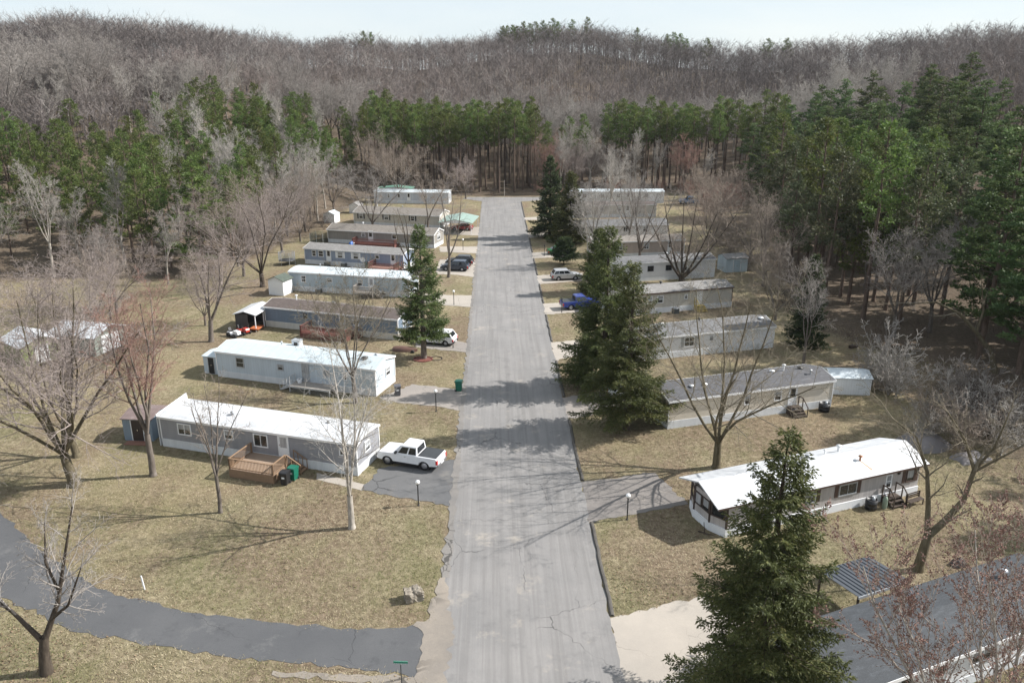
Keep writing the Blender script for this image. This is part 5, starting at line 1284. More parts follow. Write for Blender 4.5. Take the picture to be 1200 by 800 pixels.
tree_from(bare(35, 12.5, 2.2, 5, .55, .26, DENSE), 'grey bare tree over the tan roofed pinkish home', (24.5, 131.5, 0), 'grey', 'grey', group=YG)
tree_from(bare(36, 9.5, 1.2, 6, .6, .18, DENSE), 'low bushy bare tree beyond the charcoal roofed cream home', (36.5, 98.5, 0), 'grey', 'tan', group=YG)
tree_from(bare(37, 12, 2, 5, .6, .2, DENSE), 'spreading bare tree beside the pale blue shed', (40.5, 116, 0), 'grey', 'tan', group=YG)
tree_from(custom(38, [([(0, 0, -.2, .34), (-.8, .2, 2.2, .28), (-2.6, .5, 4.4, .23), (-4.6, .8, 6.4, .17), (-7.2, 1, 7.6, .1), (-9.5, 1.2, 7.4, .05)], .6), ([(-2.6, .5, 4.4, .16), (-2.2, .6, 7.0, .1), (-2.9, .7, 9.5, .04)], .6)], SPARSE),
          'leaning broken dark tree reaching out of the shaded pines', (53.5, 78.5, 0), 'olive', 'olive', group=YG)
tree_from(bare(39, 11.5, 3.0, 4, .5, .24, {**OPEN, 'kids': [0, 9, 6, 5, 0]}, (.2, .1)), 'bare tree at the inner bend of the dark curved lane', (-31.8, 39.3, 0), 'grey', 'grey', group=YG)
tree_from(bare(43, 12, 2.2, 6, .6, .22, {**DENSE, 'rmin': .011}), 'tan tree with a wide low crown behind the pale blue shed', (43, 131, 0), 'grey', 'tan', group=YG)
tree_from(bare(44, 11, 2.2, 6, .6, .22, {**DENSE, 'rmin': .011}), 'grey tree crowding the road end of the plain grey roof', (18.5, 146.5, 0), 'grey', 'grey', group=YG)
tree_from(bare(46, 11, 1.8, 7, .6, .22, {**DENSE, 'rmin': .011}), 'tan tree with many stems past the forked black trunks', (37.5, 137, 0), 'grey', 'tan', group=YG)
tree_from(bare(47, 9, 1.2, 8, .55, .14, {**DENSE, 'rmin': .011}), 'small reddish tree on the rough grass near the round bush', (44, 158, 0), 'grey', 'red', group=YG)
# trees along the left woods edge and behind the garages
edge = [(-49, 93, 8.5, 'mauve'), (-51, 104, 10, 'mauve'), (-52, 106, 10, 'grey'), (-40, 124, 12, 'mauve'), (-43, 131, 13, 'tan'), (-38.5, 142, 12, 'mauve'), (-37.5, 152, 10, 'tan'),
        (-50, 119, 11, 'white'), (-39, 163, 12, 'tan'), (-40.5, 175, 12, 'grey'), (-62, 84, 9, 'grey'), (-50, 100, 8, 'tan'), (-37, 97.5, 8, 'tan')]
protos = []
def bare_proto(seed, h, fork, stems, spread, r0, tr, tw, P=None, tcut=1):
    T = bare(seed, h, fork, stems, spread, r0, P); sides = (7, 5, 4, 3, 3)
    tv = join_np([tubes(T.seg[l], sides[l]) for l in range(tcut + 1)]); cv = join_np([tubes(T.seg[l], sides[l]) for l in range(tcut + 1, 5) if T.seg[l]])
    tm = npmesh('trunk', tv[0], [tv[1]], smooth=True); tm.materials.append(BK[tr]); cm = npmesh('crown', cv[0], [cv[1]]); cm.materials.append(TW[tw])
    return tm, cm, h
def place(proto, label, cat, name, loc, rz, s, group, sz=None):
    r = thing(name, label, cat, loc, rz, group); r.scale = (s, s, s * (sz or 1))
    link('trunk', proto[0], None, r); link('crown', proto[1], None, r)
    return r
FD = {**DENSE, 'rmin': .012}
PROT = {
    'mauve': [bare_proto(50 + i, 12, 2, 6, .6, .24, 'grey', 'mauve', {**FD, 'up': [0, .03, .04, .02, .02]}) for i in range(3)],
    'grey': [bare_proto(60 + i, 12, 3, 5, .5, .22, 'grey', 'grey', FD) for i in range(3)],
    'tan': [bare_proto(70 + i, 12, 2, 6, .6, .22, 'grey', 'tan', FD) for i in range(2)],
    'red': [bare_proto(75 + i, 12, 2.5, 5, .5, .22, 'grey', 'red', FD) for i in range(2)],
    'white': [bare_proto(80 + i, 15, 5, 4, .3, .2, 'pale', 'white', {**FD, 'ratio': [.6, .3, .45, .5, .5]}) for i in range(3)],
    'oak': [bare_proto(90 + i, 16, 5, 6, .6, .26, 'dark', 'grey', {**FD, 'rmin': .018}) for i in range(3)],
}
LBL = {'mauve': 'bare mauve twigged tree at the woods edge behind the garages and left homes', 'grey': 'bare grey twigged tree at the woods edge behind the garages and left homes', 'tan': 'bare tan twigged tree at the woods edge behind the garages and left homes', 'white': 'whitish straight bare tree at the woods edge past the left homes'}
for i, (x, y, h, k) in enumerate(edge):
    p = PROT[k][i % len(PROT[k])]
    place(p, LBL[k], 'bare tree', 'bare_tree', (x, y, tz(x, y) - .1), RNG.uniform(0, 6.28), h / p[2], LBL[k].replace('tree', 'trees', 1))
# shrubs: grey thicket on the right, twiggy brush
def shrub_proto(seed, tw, h=3.0):
    T = bare(seed, h, .2, 12, .6, .05, {**DENSE, 'kids': [0, 5, 4, 3, 0], 'max': 4, 'rmin': .010, 'start': [.3, .1, .1, .1, 0]})
    v = join_np([tubes(T.seg[l], 3) for l in range(0, 5) if T.seg[l]]); m = npmesh('shrub', v[0], [v[1]]); m.materials.append(TW[tw]); return m
SHR = {'grey': [shrub_proto(100 + i, 'grey') for i in range(2)], 'white': [shrub_proto(105 + i, 'white') for i in range(2)], 'tan': [shrub_proto(110 + i, 'tan') for i in range(2)], 'red': [shrub_proto(115, 'red')], 'dark': [shrub_proto(118, 'dark')]}
SL = {'white': 'whitish tangled shrub in the thicket under the shaded right pines', 'grey': 'grey twiggy shrub in the thicket under the shaded right pines', 'tan': 'dry tan shrub at the back of the lots beside the spruces', 'dark': 'dark twiggy brush along the woods edge and in the shaded thicket', 'red': 'reddish brush before the far pines'}
def shrub(k, x, y, s, label=None):
    o = link('shrub', RNG.choice(SHR[k]), None); o.location = (x, y, tz(x, y) - .05); o.rotation_euler = (0, 0, RNG.uniform(0, 6.28)); o.scale = (s, s, s * RNG.uniform(.8, 1.1))
    lab = label or SL[k]; tag(o, lab, 'shrub', 'shrubs: ' + lab)
for i in range(16): shrub(('grey', 'dark', 'white')[i % 3], RNG.uniform(38.5, 47), RNG.uniform(61, 76), RNG.uniform(1.0, 1.9))
for i in range(6): shrub('tan' if i % 2 else 'white', RNG.uniform(35, 44), RNG.uniform(58.5, 66), RNG.uniform(.8, 1.5))
for i in range(24): shrub('tan', RNG.uniform(38, 52), RNG.uniform(125, 172), RNG.uniform(.7, 1.4))
for i in range(10): shrub('red', RNG.uniform(12, 58), RNG.uniform(208, 219), RNG.uniform(.9, 1.5))
for i in range(22):
    t = RNG.random(); k = RNG.randrange(len(YARD) - 1)
    a, b = YARD[2:16][RNG.randrange(13)], None
    i0 = RNG.randrange(2, 15); a, b = YARD[i0], YARD[i0 + 1]
    shrub('dark', a[0] + (b[0] - a[0]) * t + RNG.uniform(-3, 3), a[1] + (b[1] - a[1]) * t + RNG.uniform(0, 5), RNG.uniform(.5, 1.1))

# foreground tree with red buds (its foot is below the picture)
fg = bare(41, 13.2, 2.6, 11, .70, .26, {**BP, 'kids': [0, 12, 8, 5, 0], 'up': [0, .05, .10, .10, .06], 'ang': [(.3, .6), (.4, .8), (.35, .75), (.3, .7), (.3, .6)], 'ratio': [.6, .45, .45, .45, .5], 'rmin': .007})
tree_from(fg, 'red budded bare maple in front of the near slate roof', (19.8, 23.8, 0), 'pale', 'tan', group=YG, buds=10)

# --- conifers
SPRUCE_M = foliage('spruce_needles', (.040, .054, .020), (.115, .138, .046), (.19, .185, .07), .25)
SPRUCE_D = foliage('dark_spruce_needles', (.022, .036, .016), (.060, .085, .032), (.10, .115, .042), .2)
PINE_M = foliage('red_pine_needles', (.050, .076, .022), (.140, .182, .050), (.20, .21, .065), .35)
PINE_B = foliage('white_pine_needles', (.042, .070, .028), (.120, .165, .062), (.185, .205, .075), .35)
PINE_O = foliage('jack_pine_needles', (.038, .050, .026), (.105, .118, .06), (.15, .145, .075), .3)

def spruce_mesh(seed, h, rb, dens=1.0, z0=.06, tl=.24, tw=.10, droop=.35, lean=0.0, ragged=.25):
    rng = np.random.default_rng(seed); R = random.Random(seed)
    segs = [((0, 0, -.2), (0, 0, h * .35), .023 * h, .016 * h), ((0, 0, h * .35), (0, 0, h * .8), .016 * h, .006 * h), ((0, 0, h * .8), (0, 0, h * .995), .006 * h, .008)]
    br = []; P = []; D = []; T = []; Ls = []
    z = z0 * h; 
    while z < h * .985:
        f = z / h; rad = rb * (1 - f) ** .82 * (1 if f > .12 else .75 + 2 * f) + .12
        k = max(3, int(R.uniform(4.5, 6.5)))
        for j in range(k):
            az = R.uniform(0, 6.283); L = rad * (R.uniform(1 - ragged, 1 + ragged * .7))
            if R.random() < .07: continue
            dz = (.35 - 1.0 * droop * (1 - f) * 1.6) if f < .8 else .5
            n = 7; pts = []; c, s = cos(az), sin(az)
            for i in range(n + 1):
                t = i / n; pts.append((c * L * t, s * L * t, z + L * (dz * t - droop * .9 * t * t * (1 - f) + .30 * t ** 3)))
            base = R.random()
            for i in range(n): br.append((pts[i], pts[i + 1], max(.006, .028 * L / 3 * (1 - i / n) + .004), max(.005, .028 * L / 3 * (1 - (i + 1) / n) + .004)))
            # branchlets on both sides, hanging a little
            m = max(6, int(L * 10 * dens))
            for i in range(m):
                t = .16 + .84 * (i + R.random()) / m; fi = t * n; ii = min(n - 1, int(fi)); fr = fi - ii
                q = tuple(pts[ii][a] + (pts[ii + 1][a] - pts[ii][a]) * fr for a in range(3))
                bl = L * .42 * (1.05 - t) + .22; sgn = 1 if i % 2 else -1; an = R.uniform(.5, 1.0) * sgn
                dx, dy = cos(az + an), sin(az + an); dzz = R.uniform(-.75, -.05) * droop * 2.2
                steps = max(2, int(bl / (tl * .55)))
                for q_ in range(steps):
                    u = (q_ + .3) / steps * bl; pp = (q[0] + dx * u, q[1] + dy * u, q[2] + dzz * u * (u / bl * .6 + .5))
                    for _ in range(2):
                        P.append((pp[0] + R.gauss(0, .03), pp[1] + R.gauss(0, .03), pp[2] + R.gauss(0, .03)))
                        D.append((dx + R.gauss(0, .5), dy + R.gauss(0, .5), dzz + R.gauss(0, .35))); T.append(min(1, max(0, .15 + .45 * base + R.gauss(.12, .18)))); Ls.append(tl * R.uniform(.7, 1.3))
            for i in range(4): P.append(pts[-1]); D.append((c + R.gauss(0, .5), s + R.gauss(0, .5), .2 + R.gauss(0, .3))); T.append(.6 + .35 * R.random()); Ls.append(tl * 1.2)
        z += h * .0215 * (1.15 - .4 * f)
    for i in range(14): P.append((R.gauss(0, .03), R.gauss(0, .03), h * (.93 + .07 * i / 14))); D.append((R.gauss(0, .6), R.gauss(0, .6), .8)); T.append(.5); Ls.append(tl)
    V, F, tone = tufts(np.array(P), np.array(D), np.array(Ls), tw, rng, np.array(T))
    cm = npmesh('crown', V, [F], tone)
    a = tubes(segs, 9); b = tubes(br, 3); v = join_np([a, b]); tm = npmesh('trunk', v[0], [v[1]], smooth=True)
    return tm, cm
def spruce(label, loc, seed, h, rb, m=SPRUCE_M, tr='dark', rz=0, **k):
    tm, cm = spruce_mesh(seed, h, rb, **k); tm.materials.append(BK[tr]); cm.materials.append(m)
    r = thing('spruce_tree', label, 'spruce', (*loc, tz(*loc)), rz, 'spruces in the yards')
    link('trunk', tm, None, r); link('crown', cm, None, r); return r
spruce('tall dense spruce nearest the camera beside the bay windowed home', (12.9, 31.7), 201, 15.3, 4.3, dens=1.5, tl=.21, tw=.07, droop=.34, ragged=.3)
spruce('front spruce of the big pair by the cream home', (11.7, 65.0), 202, 15.4, 4.5, z0=.12, dens=1.2, tl=.22, tw=.075, droop=.36, ragged=.4)
spruce('taller rear spruce of the big pair by the cream home', (10.9, 75.0), 203, 16.6, 4.6, dens=1.2, tl=.24, tw=.085, droop=.36, ragged=.4)
spruce('lone spruce with bare grey foot in a red mulched bed', (-8.1, 84.4), 204, 15.2, 3.5, z0=.17, dens=1.1, tl=.24, tw=.085, droop=.30, tr='grey')
spruce('taller of the twin dark spruces beside the far right drives', (10.8, 155.5), 205, 15.8, 4.2, dens=.9, tl=.32, tw=.13, m=SPRUCE_D, ragged=.35)
spruce('lower of the twin dark spruces beside the far right drives', (14.3, 150.0), 206, 13.4, 4.0, dens=.9, tl=.32, tw=.13, m=SPRUCE_M, ragged=.35)
spruce('ragged spruce mixed with bare twigs by the silver car', (14.8, 112.5), 207, 9.5, 3.0, dens=.9, tl=.28, tw=.11, m=SPRUCE_M, ragged=.4)
spruce('dark lone fir behind the thin grey bare tree', (36.3, 87.5), 208, 11.0, 2.6, dens=1, tl=.28, tw=.11, m=SPRUCE_D)
spruce('low wide dark spruce under the twin dark spruces', (11.6, 131.5), 209, 4.5, 3.0, dens=1, tl=.28, tw=.11, m=SPRUCE_D, z0=.3)

def pine_mesh(seed, h, zc, rb, kind='red', dens=1.0):
    rng = np.random.default_rng(seed); R = random.Random(seed); segs = []; P = []; D = []; T = []; Ls = []
    p = (0, 0, -.3); n = 9; rad = .0125 * h + .03
    ax = [p]
    for i in range(n):
        q = (ax[-1][0] + R.gauss(0, .06), ax[-1][1] + R.gauss(0, .06), -.3 + (h + .1) * (i + 1) / n); segs.append((ax[-1], q, rad * (1 - .85 * i / n), rad * (1 - .85 * (i + 1) / n))); ax.append(q)
    trunk = list(segs); br = []
    def at(z): f = (z + .3) / (h + .1) * n; i = max(0, min(n - 1, int(f))); f -= i; return tuple(ax[i][k] + (ax[i + 1][k] - ax[i][k]) * f for k in range(3))
    nb = int((h - zc) * (3.8 if kind != 'white' else 4.2) * dens)
    for b in range(nb):
        f = (b + R.random()) / nb; z = zc + (h - zc) * f * .99; c0 = at(z)
        prof = (1 - f ** 2.2) * (.55 + .45 * min(1, f * 3)) if kind == 'red' else (1 - f) ** .75 * (.8 + .2 * min(1, f * 4))
        L = (rb * prof + .35) * R.uniform(.6, 1.25); az = R.uniform(0, 6.283)
        el = {'red': .25 + .7 * f, 'white': .05 + .5 * f, 'jack': .1 + .6 * f}[kind] + R.gauss(0, .12)
        c, s = cos(az), sin(az); pts = [c0]
        for i in range(3):
            t = (i + 1) / 3; pts.append((c0[0] + c * L * t, c0[1] + s * L * t, c0[2] + L * (sin(el) * t * .8 + (.22 if kind != 'white' else .10) * t * t)))
        for i in range(3): br.append((pts[i], pts[i + 1], .045 * (1 - i / 3) + .008, .045 * (1 - (i + 1) / 3) + .008))
        base = R.random(); nc = max(2, int(L * (1.7 if kind != 'white' else 2.4)))
        for k in range(nc):
            t = .38 + .66 * (k + R.random()) / nc; i = min(2, int(t * 3)); fr = t * 3 - i
            q = tuple(pts[i][a] + (pts[i + 1][a] - pts[i][a]) * fr for a in range(3))
            sd = R.gauss(0, .30) * L * (1.1 - min(1, t)) + R.gauss(0, .15); q = (q[0] - s * sd, q[1] + c * sd, q[2] + R.gauss(0, .12))
            rr = R.uniform(.30, .55) if kind != 'white' else R.uniform(.3, .6); nt = 26 if kind != 'jack' else 22
            for _ in range(nt):
                d = (R.gauss(0, 1) + c * .4, R.gauss(0, 1) + s * .4, R.gauss(0, .7 if kind != 'white' else .35) + .35); l = sqrt(d[0] ** 2 + d[1] ** 2 + d[2] ** 2) + 1e-6
                o = R.random() ** .5 * rr
                P.append((q[0] + d[0] / l * o, q[1] + d[1] / l * o, q[2] + d[2] / l * o * (.75 if kind != 'white' else .45))); D.append(d); T.append(min(1, max(0, .2 + .45 * base + R.gauss(.08, .15)))); Ls.append(R.uniform(.22, .42))
    # a few dead stubs under the crown
    for b in range(int(zc * .9)):
        z = R.uniform(zc * .35, zc); c0 = at(z); az = R.uniform(0, 6.28); L = R.uniform(.4, 1.6); br.append((c0, (c0[0] + cos(az) * L, c0[1] + sin(az) * L, c0[2] + R.uniform(-.3, .2)), .022, .008))
    V, F, tone = tufts(np.array(P), np.array(D), np.array(Ls) * 1.15, .17, rng, np.array(T))
    cm = npmesh('crown', V, [F], tone); v = join_np([tubes(trunk, 7), tubes(br, 3)]); tm = npmesh('trunk', v[0], [v[1]], smooth=True)
    return tm, cm, h
PBK = bark('pine_bark', (.075, .055, .042), (.17, .125, .10)); BK['pine'] = PBK
def pp(seed, h, zc, rb, kind, m):
    t, c, hh = pine_mesh(seed, h, zc, rb, kind); t.materials.append(PBK); c.materials.append(m); return t, c, hh
PINES = {'red': [pp(300 + i, 22, 10.5 + i * .6, 2.7, 'red', PINE_M) for i in range(5)], 'tall': [pp(310 + i, 24, 13 + i * .5, 2.3, 'red', PINE_M) for i in range(4)],
         'white': [pp(320 + i, 23, 4 + i, 5.0, 'white', PINE_B) for i in range(4)], 'jack': [pp(330 + i, 18, 5 + i * .7, 3.9, 'jack', PINE_O) for i in range(4)], 'mid': [pp(350 + i, 18, 3.5 + i, 3.2, 'red', PINE_M) for i in range(3)], 'low': [pp(340 + i, 16, 2.0, 4.2, 'white', PINE_M) for i in range(2)]}

def in_poly(x, y, P):
    c = False; n = len(P)
    for i in range(n):
        (ax, ay), (bx, by) = P[i], P[(i + 1) % n]
        if (ay > y) != (by > y) and x < (bx - ax) * (y - ay) / (by - ay) + ax: c = not c
    return c
TAKEN = []
def scatter(P, count, dmin, rng, limit=6000):
    xs = [p[0] for p in P]; ys = [p[1] for p in P]; out = []
    for _ in range(limit):
        if len(out) >= count: break
        x, y = rng.uniform(min(xs), max(xs)), rng.uniform(min(ys), max(ys))
        if not in_poly(x, y, P): continue
        if any((x - a) ** 2 + (y - b) ** 2 < dmin * dmin for a, b in TAKEN): continue
        out.append((x, y)); TAKEN.append((x, y))
    return out
def stand(P, count, dmin, kinds, label, group, cat='pine', name='pine_tree', smin=.85, smax=1.12, seed=1, lib=None):
    rng = random.Random(seed); lib = lib or PINES
    for x, y in scatter(P, count, dmin, rng):
        k = rng.choice(kinds); p = rng.choice(lib[k]); s = rng.uniform(smin, smax)
        place(p, label, cat, {'white': 'white_pine', 'low': 'white_pine', 'jack': 'jack_pine'}.get(k, 'red_pine') if lib is PINES else name, (x, y, tz(x, y) - .1), rng.uniform(0, 6.28), s, group, rng.uniform(.94, 1.05))
stand([(-98, 132), (-66, 131), (-58, 146), (-72, 175), (-104, 172)], 54, 3.5, ['mid', 'mid', 'red'], 'dark green pine in the stand on the slope past the garages', 'pines past the garages', seed=2, smin=.60, smax=.85)
stand([(-58, 150), (-46, 152), (-40, 170), (-38, 190), (-36, 214), (-40, 236), (-70, 232), (-86, 205), (-72, 177)], 76, 3.7, ['red', 'mid', 'mid'], 'bright green pine in the stand behind the lamp lined homes', 'pines behind the lamp lined homes', seed=3, smin=.62, smax=.90)
stand([(-68, 128), (-50, 126), (-44, 140), (-39, 154), (-47, 158), (-60, 141)], 14, 4.0, ['mid', 'red', 'mid'], 'green pine at the front edge of the left woods', 'pines at the front edge of the left woods', seed=12, smin=.75, smax=1.0)
p0 = PINES['low'][0]; place(p0, 'single low branched pine standing forward of the left woods', 'pine', 'pine_tree', (-47.5, 127.5, tz(-47.5, 127.5)), 1, 1.12, None)
stand([(-36, 217), (-20, 219), (-2, 219), (11, 220), (11, 243), (-36, 247)], 78, 3.1, ['tall'], 'straight red pine in the dense row beyond the road end', 'pines beyond the road end', seed=4, smin=.84, smax=.98)
stand([(30, 226), (62, 219), (78, 214), (82, 230), (34, 245)], 46, 3.2, ['tall'], 'straight pine in the row behind the far white home', 'pines behind the far white home', seed=5, smin=.86, smax=1.0)
stand([(12, 222), (28, 226), (30, 245), (13, 244)], 6, 4, ['red'], 'scattered pine among bare trees past the road corner', 'scattered pines past the road corner', seed=6, smin=.7, smax=.9)
stand([(64, 150), (66, 212), (84, 226), (112, 196), (104, 128), (70, 112), (58, 118)], 50, 4.8, ['white', 'white', 'white', 'white'], 'feathery blue green white pine in the woods right of the homes', 'white pines right of the homes', seed=7, smin=.8, smax=1.05)
stand([(45, 96), (56, 93), (66, 110), (60, 150), (63, 178), (57, 172), (52, 150), (46, 122)], 36, 3.5, ['jack', 'jack', 'mid', 'red'], 'thin crowned pine at the edge of the shaded lawn', 'thin crowned pines by the shaded lawn', seed=8, smin=.9, smax=1.12)
stand([(54, 76), (54, 86), (60, 94), (76, 104), (92, 92), (88, 66), (66, 62)], 26, 4.4, ['white', 'white', 'jack'], 'heavy dark pine over the shaded thicket', 'dark pines over the shaded thicket', seed=9, smin=.95, smax=1.15)
stand([(58, 30), (56, 50), (62, 57), (76, 54), (78, 26)], 6, 5.0, ['white', 'red'], 'pine just outside the shaded near lawn', 'pines beside the near lawn', seed=10)
# pines on the ridge line
for az, d in ((.6, 424), (.9, 428), (1.25, 425), (1.6, 430), (2.0, 426), (2.4, 428), (2.8, 425), (3.3, 430), (3.9, 426), (4.3, 431), (5.3, 428), (6.3, 430), (9.6, 430), (11.6, 428), (12.0, 432), (12.4, 429), (12.9, 433), (14.2, 430), (18.0, 424), (19.2, 420), (-8.2, 416), (-8.7, 412)):
    x, y = d * sin(radians(az)), d * cos(radians(az)); p = RNG.choice(PINES['mid'])
    place(p, 'dark pine showing above the bare trees on the ridge', 'pine', 'pine_tree', (x, y, tz(x, y) - .5), RNG.uniform(0, 6), RNG.uniform(.78, .95), 'pines on the ridge line')
# bare woods: the rows nearest the park, each tree by itself
BW = 'bare_tree'
def bstand(P, n, dmin, kinds, label, seed, smin=.85, smax=1.15): stand(P, n, dmin, kinds, label, label.replace('tree', 'trees', 1), 'bare tree', BW, smin, smax, seed, PROT)
bstand([(-64, 126), (-50, 124), (-42, 140), (-38, 160), (-36, 190), (-48, 176), (-58, 152)], 10, 3.6, ['grey', 'white', 'grey', 'white'], 'bare tree among the pines behind the left row of homes', 21, .9, 1.15)
bstand([(-62, 150), (-46, 154), (-40, 172), (-38, 214), (-62, 228), (-84, 204)], 18, 3.4, ['white', 'grey', 'white', 'grey'], 'pale bare tree mixed in among the pines behind the lamp lined homes', 29, .85, 1.15)
bstand([(-112, 112), (-66, 124), (-64, 132), (-100, 132)], 7, 4.5, ['mauve', 'grey', 'white'], 'bare tree at the foot of the slope past the garages', 22, .9, 1.2)
bstand([(12, 214), (29, 222), (60, 216), (62, 228), (30, 246), (12, 246)], 30, 4.0, ['red', 'mauve', 'white', 'tan'], 'reddish or pale bare tree before the pines past the road corner', 23, .8, 1.1)
bstand([(72, 222), (92, 222), (128, 250), (116, 275), (78, 258)], 44, 4.5, ['white'], 'pale straight bare aspen behind the white pines', 24, 1.0, 1.3)
bstand([(-110, 178), (-86, 208), (-66, 236), (-90, 262), (-132, 220)], 40, 5, ['white', 'oak', 'mauve'], 'bare tree on the slope rising behind the left pines', 25, .9, 1.2)
bstand([(-66, 236), (12, 248), (12, 275), (-80, 268)], 44, 5, ['oak', 'mauve', 'oak'], 'bare tree on the slope behind the dense pine row', 26, .9, 1.15)
bstand([(12, 248), (74, 246), (80, 272), (12, 276)], 34, 5, ['oak', 'white', 'oak'], 'bare tree on the slope behind the far white home', 27, .9, 1.15)
bstand([(47, 80), (58, 96), (66, 112), (60, 160), (54, 150), (46, 118)], 4, 4, ['grey'], 'bare tree squeezed between the thin crowned pines', 28, .9, 1.2)

# the wooded hillside reads as one mass
def hillside():
    rng = np.random.default_rng(77); pts = []
    N = 9200
    az = np.radians(rng.uniform(-39, 41, N)); u = rng.random(N)
    dr = np.interp(np.degrees(az), AZ, DR); d0 = np.maximum(np.interp(np.degrees(az), AZ, D0) + 8, 0)
    dd = np.sqrt(d0 ** 2 + u * ((dr + 25) ** 2 - d0 ** 2))
    x, y = dd * np.sin(az), dd * np.cos(az)
    keep = np.ones(N, bool)
    keep &= ~((y < 274) & (x > -85) & (x < 80) & (dd < 285)); keep &= ~((x < -60) & (y < 180) & (dd < 190))
    keep &= ~((x > 55) & (dd < 235))
    for a, b in TAKEN: keep &= ((x - a) ** 2 + (y - b) ** 2) > 9
    x, y = x[keep], y[keep]; n = len(x); z = terrain(x, y)
    H = rng.uniform(12, 17.5, n); CR = rng.uniform(3.0, 5.2, n)
    patch = np.sin(x * .031 + 2) + np.sin(y * .027 + x * .012) + rng.normal(0, .9, n)
    pale = (np.sin(x * .052 + y * .02) * np.sin(y * .043 - x * .017 + 1) > .55); H *= 1 + .12 * np.sin(x * .07) * np.sin(y * .06); tone = np.clip(.40 + .15 * patch + .34 * pale * rng.random(n) + rng.normal(0, .09, n), 0, 1)
    tone[(rng.random(n) < .035)] = .97
    V = []; F = []; T = []; k = 0
    def add_tri(A, B, C, t):
        nonlocal k
        m = len(A); V.append(np.stack([A, B, C], 1).reshape(-1, 3)); F.append(np.arange(3 * m).reshape(m, 3) + k); T.append(np.repeat(t, 3)); k += 3 * m
    base = np.stack([x, y, z - .3], 1)
    lean = rng.normal(0, .05, (n, 2)); top = base + np.stack([lean[:, 0] * H, lean[:, 1] * H, H * .74], 1)
    for a in (0, pi / 2):
        w = np.stack([np.cos(a) * np.ones(n), np.sin(a) * np.ones(n), np.zeros(n)], 1) * (.09 + H * .003)[:, None]
        add_tri(base - w, base + w, top, tone * .8)
    # limbs
    NL = 11; fork = base + (top - base) * rng.uniform(.4, .98, (n, NL, 1)).transpose(1, 0, 2)
    for l in range(NL):
        a = rng.uniform(0, 2 * pi, n); el = rng.uniform(.2, 1.0, n); ln = CR * rng.uniform(.8, 1.2, n) 
        D = np.stack([np.cos(a) * np.cos(el), np.sin(a) * np.cos(el), np.sin(el)], 1) * ln[:, None]
        S = np.stack([-np.sin(a), np.cos(a), np.zeros(n)], 1) * .055
        f = fork[l]; add_tri(f - S, f + S, f + D, tone)
        q = 18
        for j in range(q):
            t = rng.uniform(.25, 1.0, (n, 1)); p = f + D * t
            d2 = D / ln[:, None] + rng.normal(0, .6, (n, 3)) + (0, 0, .15); d2 *= (rng.uniform(.6, 1.5, n))[:, None]
            s2 = np.cross(d2, rng.normal(size=(n, 3))); s2 /= np.linalg.norm(s2, axis=1)[:, None] + 1e-6; s2 *= .027
            add_tri(p - s2, p + s2, p + d2, np.clip(tone + rng.normal(0, .06, n), 0, 1))
    me = npmesh('bare_woods', np.concatenate(V), [np.concatenate(F)], np.concatenate(T))
    m = tonebark('hillside_twigs', [(0, (.118, .103, .098)), (.35, (.182, .159, .150)), (.6, (.235, .206, .192)), (.8, (.235, .188, .168)), (.9, (.25, .22, .197)), (1, (.40, .375, .345))])
    o = link('bare_woods', me, m); tag(o, 'leafless mauve grey woodland covering the far hillside up to the ridge', 'woodland', kind='stuff')
hillside()
# brush under the pines
def underbrush():
    rng = np.random.default_rng(31); pts = []
    while len(pts) < 1500:
        x, y = rng.uniform(-110, 110), rng.uniform(40, 262)
        pts.append((x, y))
    pts = np.array(pts); sd = sdist_poly(pts[:, 0], pts[:, 1], YARD); pts = pts[(sd > 1.0) & (sd < 45)]
    n = len(pts); z = terrain(pts[:, 0], pts[:, 1]); V = []; F = []; T = []; k = 0
    for j in range(16):
        P = np.stack([pts[:, 0] + rng.normal(0, .5, n), pts[:, 1] + rng.normal(0, .5, n), z - .05], 1); D = np.stack([rng.normal(0, .5, n), rng.normal(0, .5, n), rng.uniform(.6, 2.2, n)], 1)
        s = np.cross(D, rng.normal(size=(n, 3))); s /= np.linalg.norm(s, axis=1)[:, None]; s *= .022
        V.append(np.stack([P - s, P + s, P + D], 1).reshape(-1, 3)); F.append(np.arange(3 * n).reshape(n, 3) + k); T.append(np.repeat(rng.random(n), 3)); k += 3 * n
    me = npmesh('undergrowth', np.concatenate(V), [np.concatenate(F)], np.concatenate(T))
    m = tonebark('brush_twigs', [(0, (.06, .045, .035)), (.6, (.14, .10, .078)), (1, (.21, .165, .13))]); o = link('undergrowth', me, m); tag(o, 'thin brown brush scattered under the surrounding trees', 'undergrowth', kind='stuff')
underbrush()

# short dry grass and fallen leaves, nearer lawns only
PAVED = [p for p, _, _ in drives] + [lo + li, [(XL - .5, -20), (XR + .35, -20), (XR + .35, 215), (XL - .5, 215)], [(-14.4, 57.3), (-10.3, 55.3), (-10.3, 54.3), (-14.2, 56.2)]]
for A_, an, L_, W_h in (((-28.6, 62.5), -18.2, 18.5, 3.9), ((-29.4, 79.3), -18.9, 18.5, 4.3), ((-29.2, 97.1), -19.2, 18.5, 4.0), ((15.4, 65), 16, 17.4, 4.3), ((15.2, 47.3), 19.6, 17.7, 4.3), ((15.9, 29.75), 21.5, 18.5, 4.4), ((15.5, 82.9), 14.8, 17.5, 4.4)):
    PAVED.append([along(A_, an, u, -o) for u, o in ((0, 0), (L_, 0), (L_, W_h), (0, W_h))])
PAVED.append([along((-28.6, 62.5), -18.2, u, o) for u, o in ((8.8, 0), (14, 0), (14, 3.2), (8.8, 3.2))])
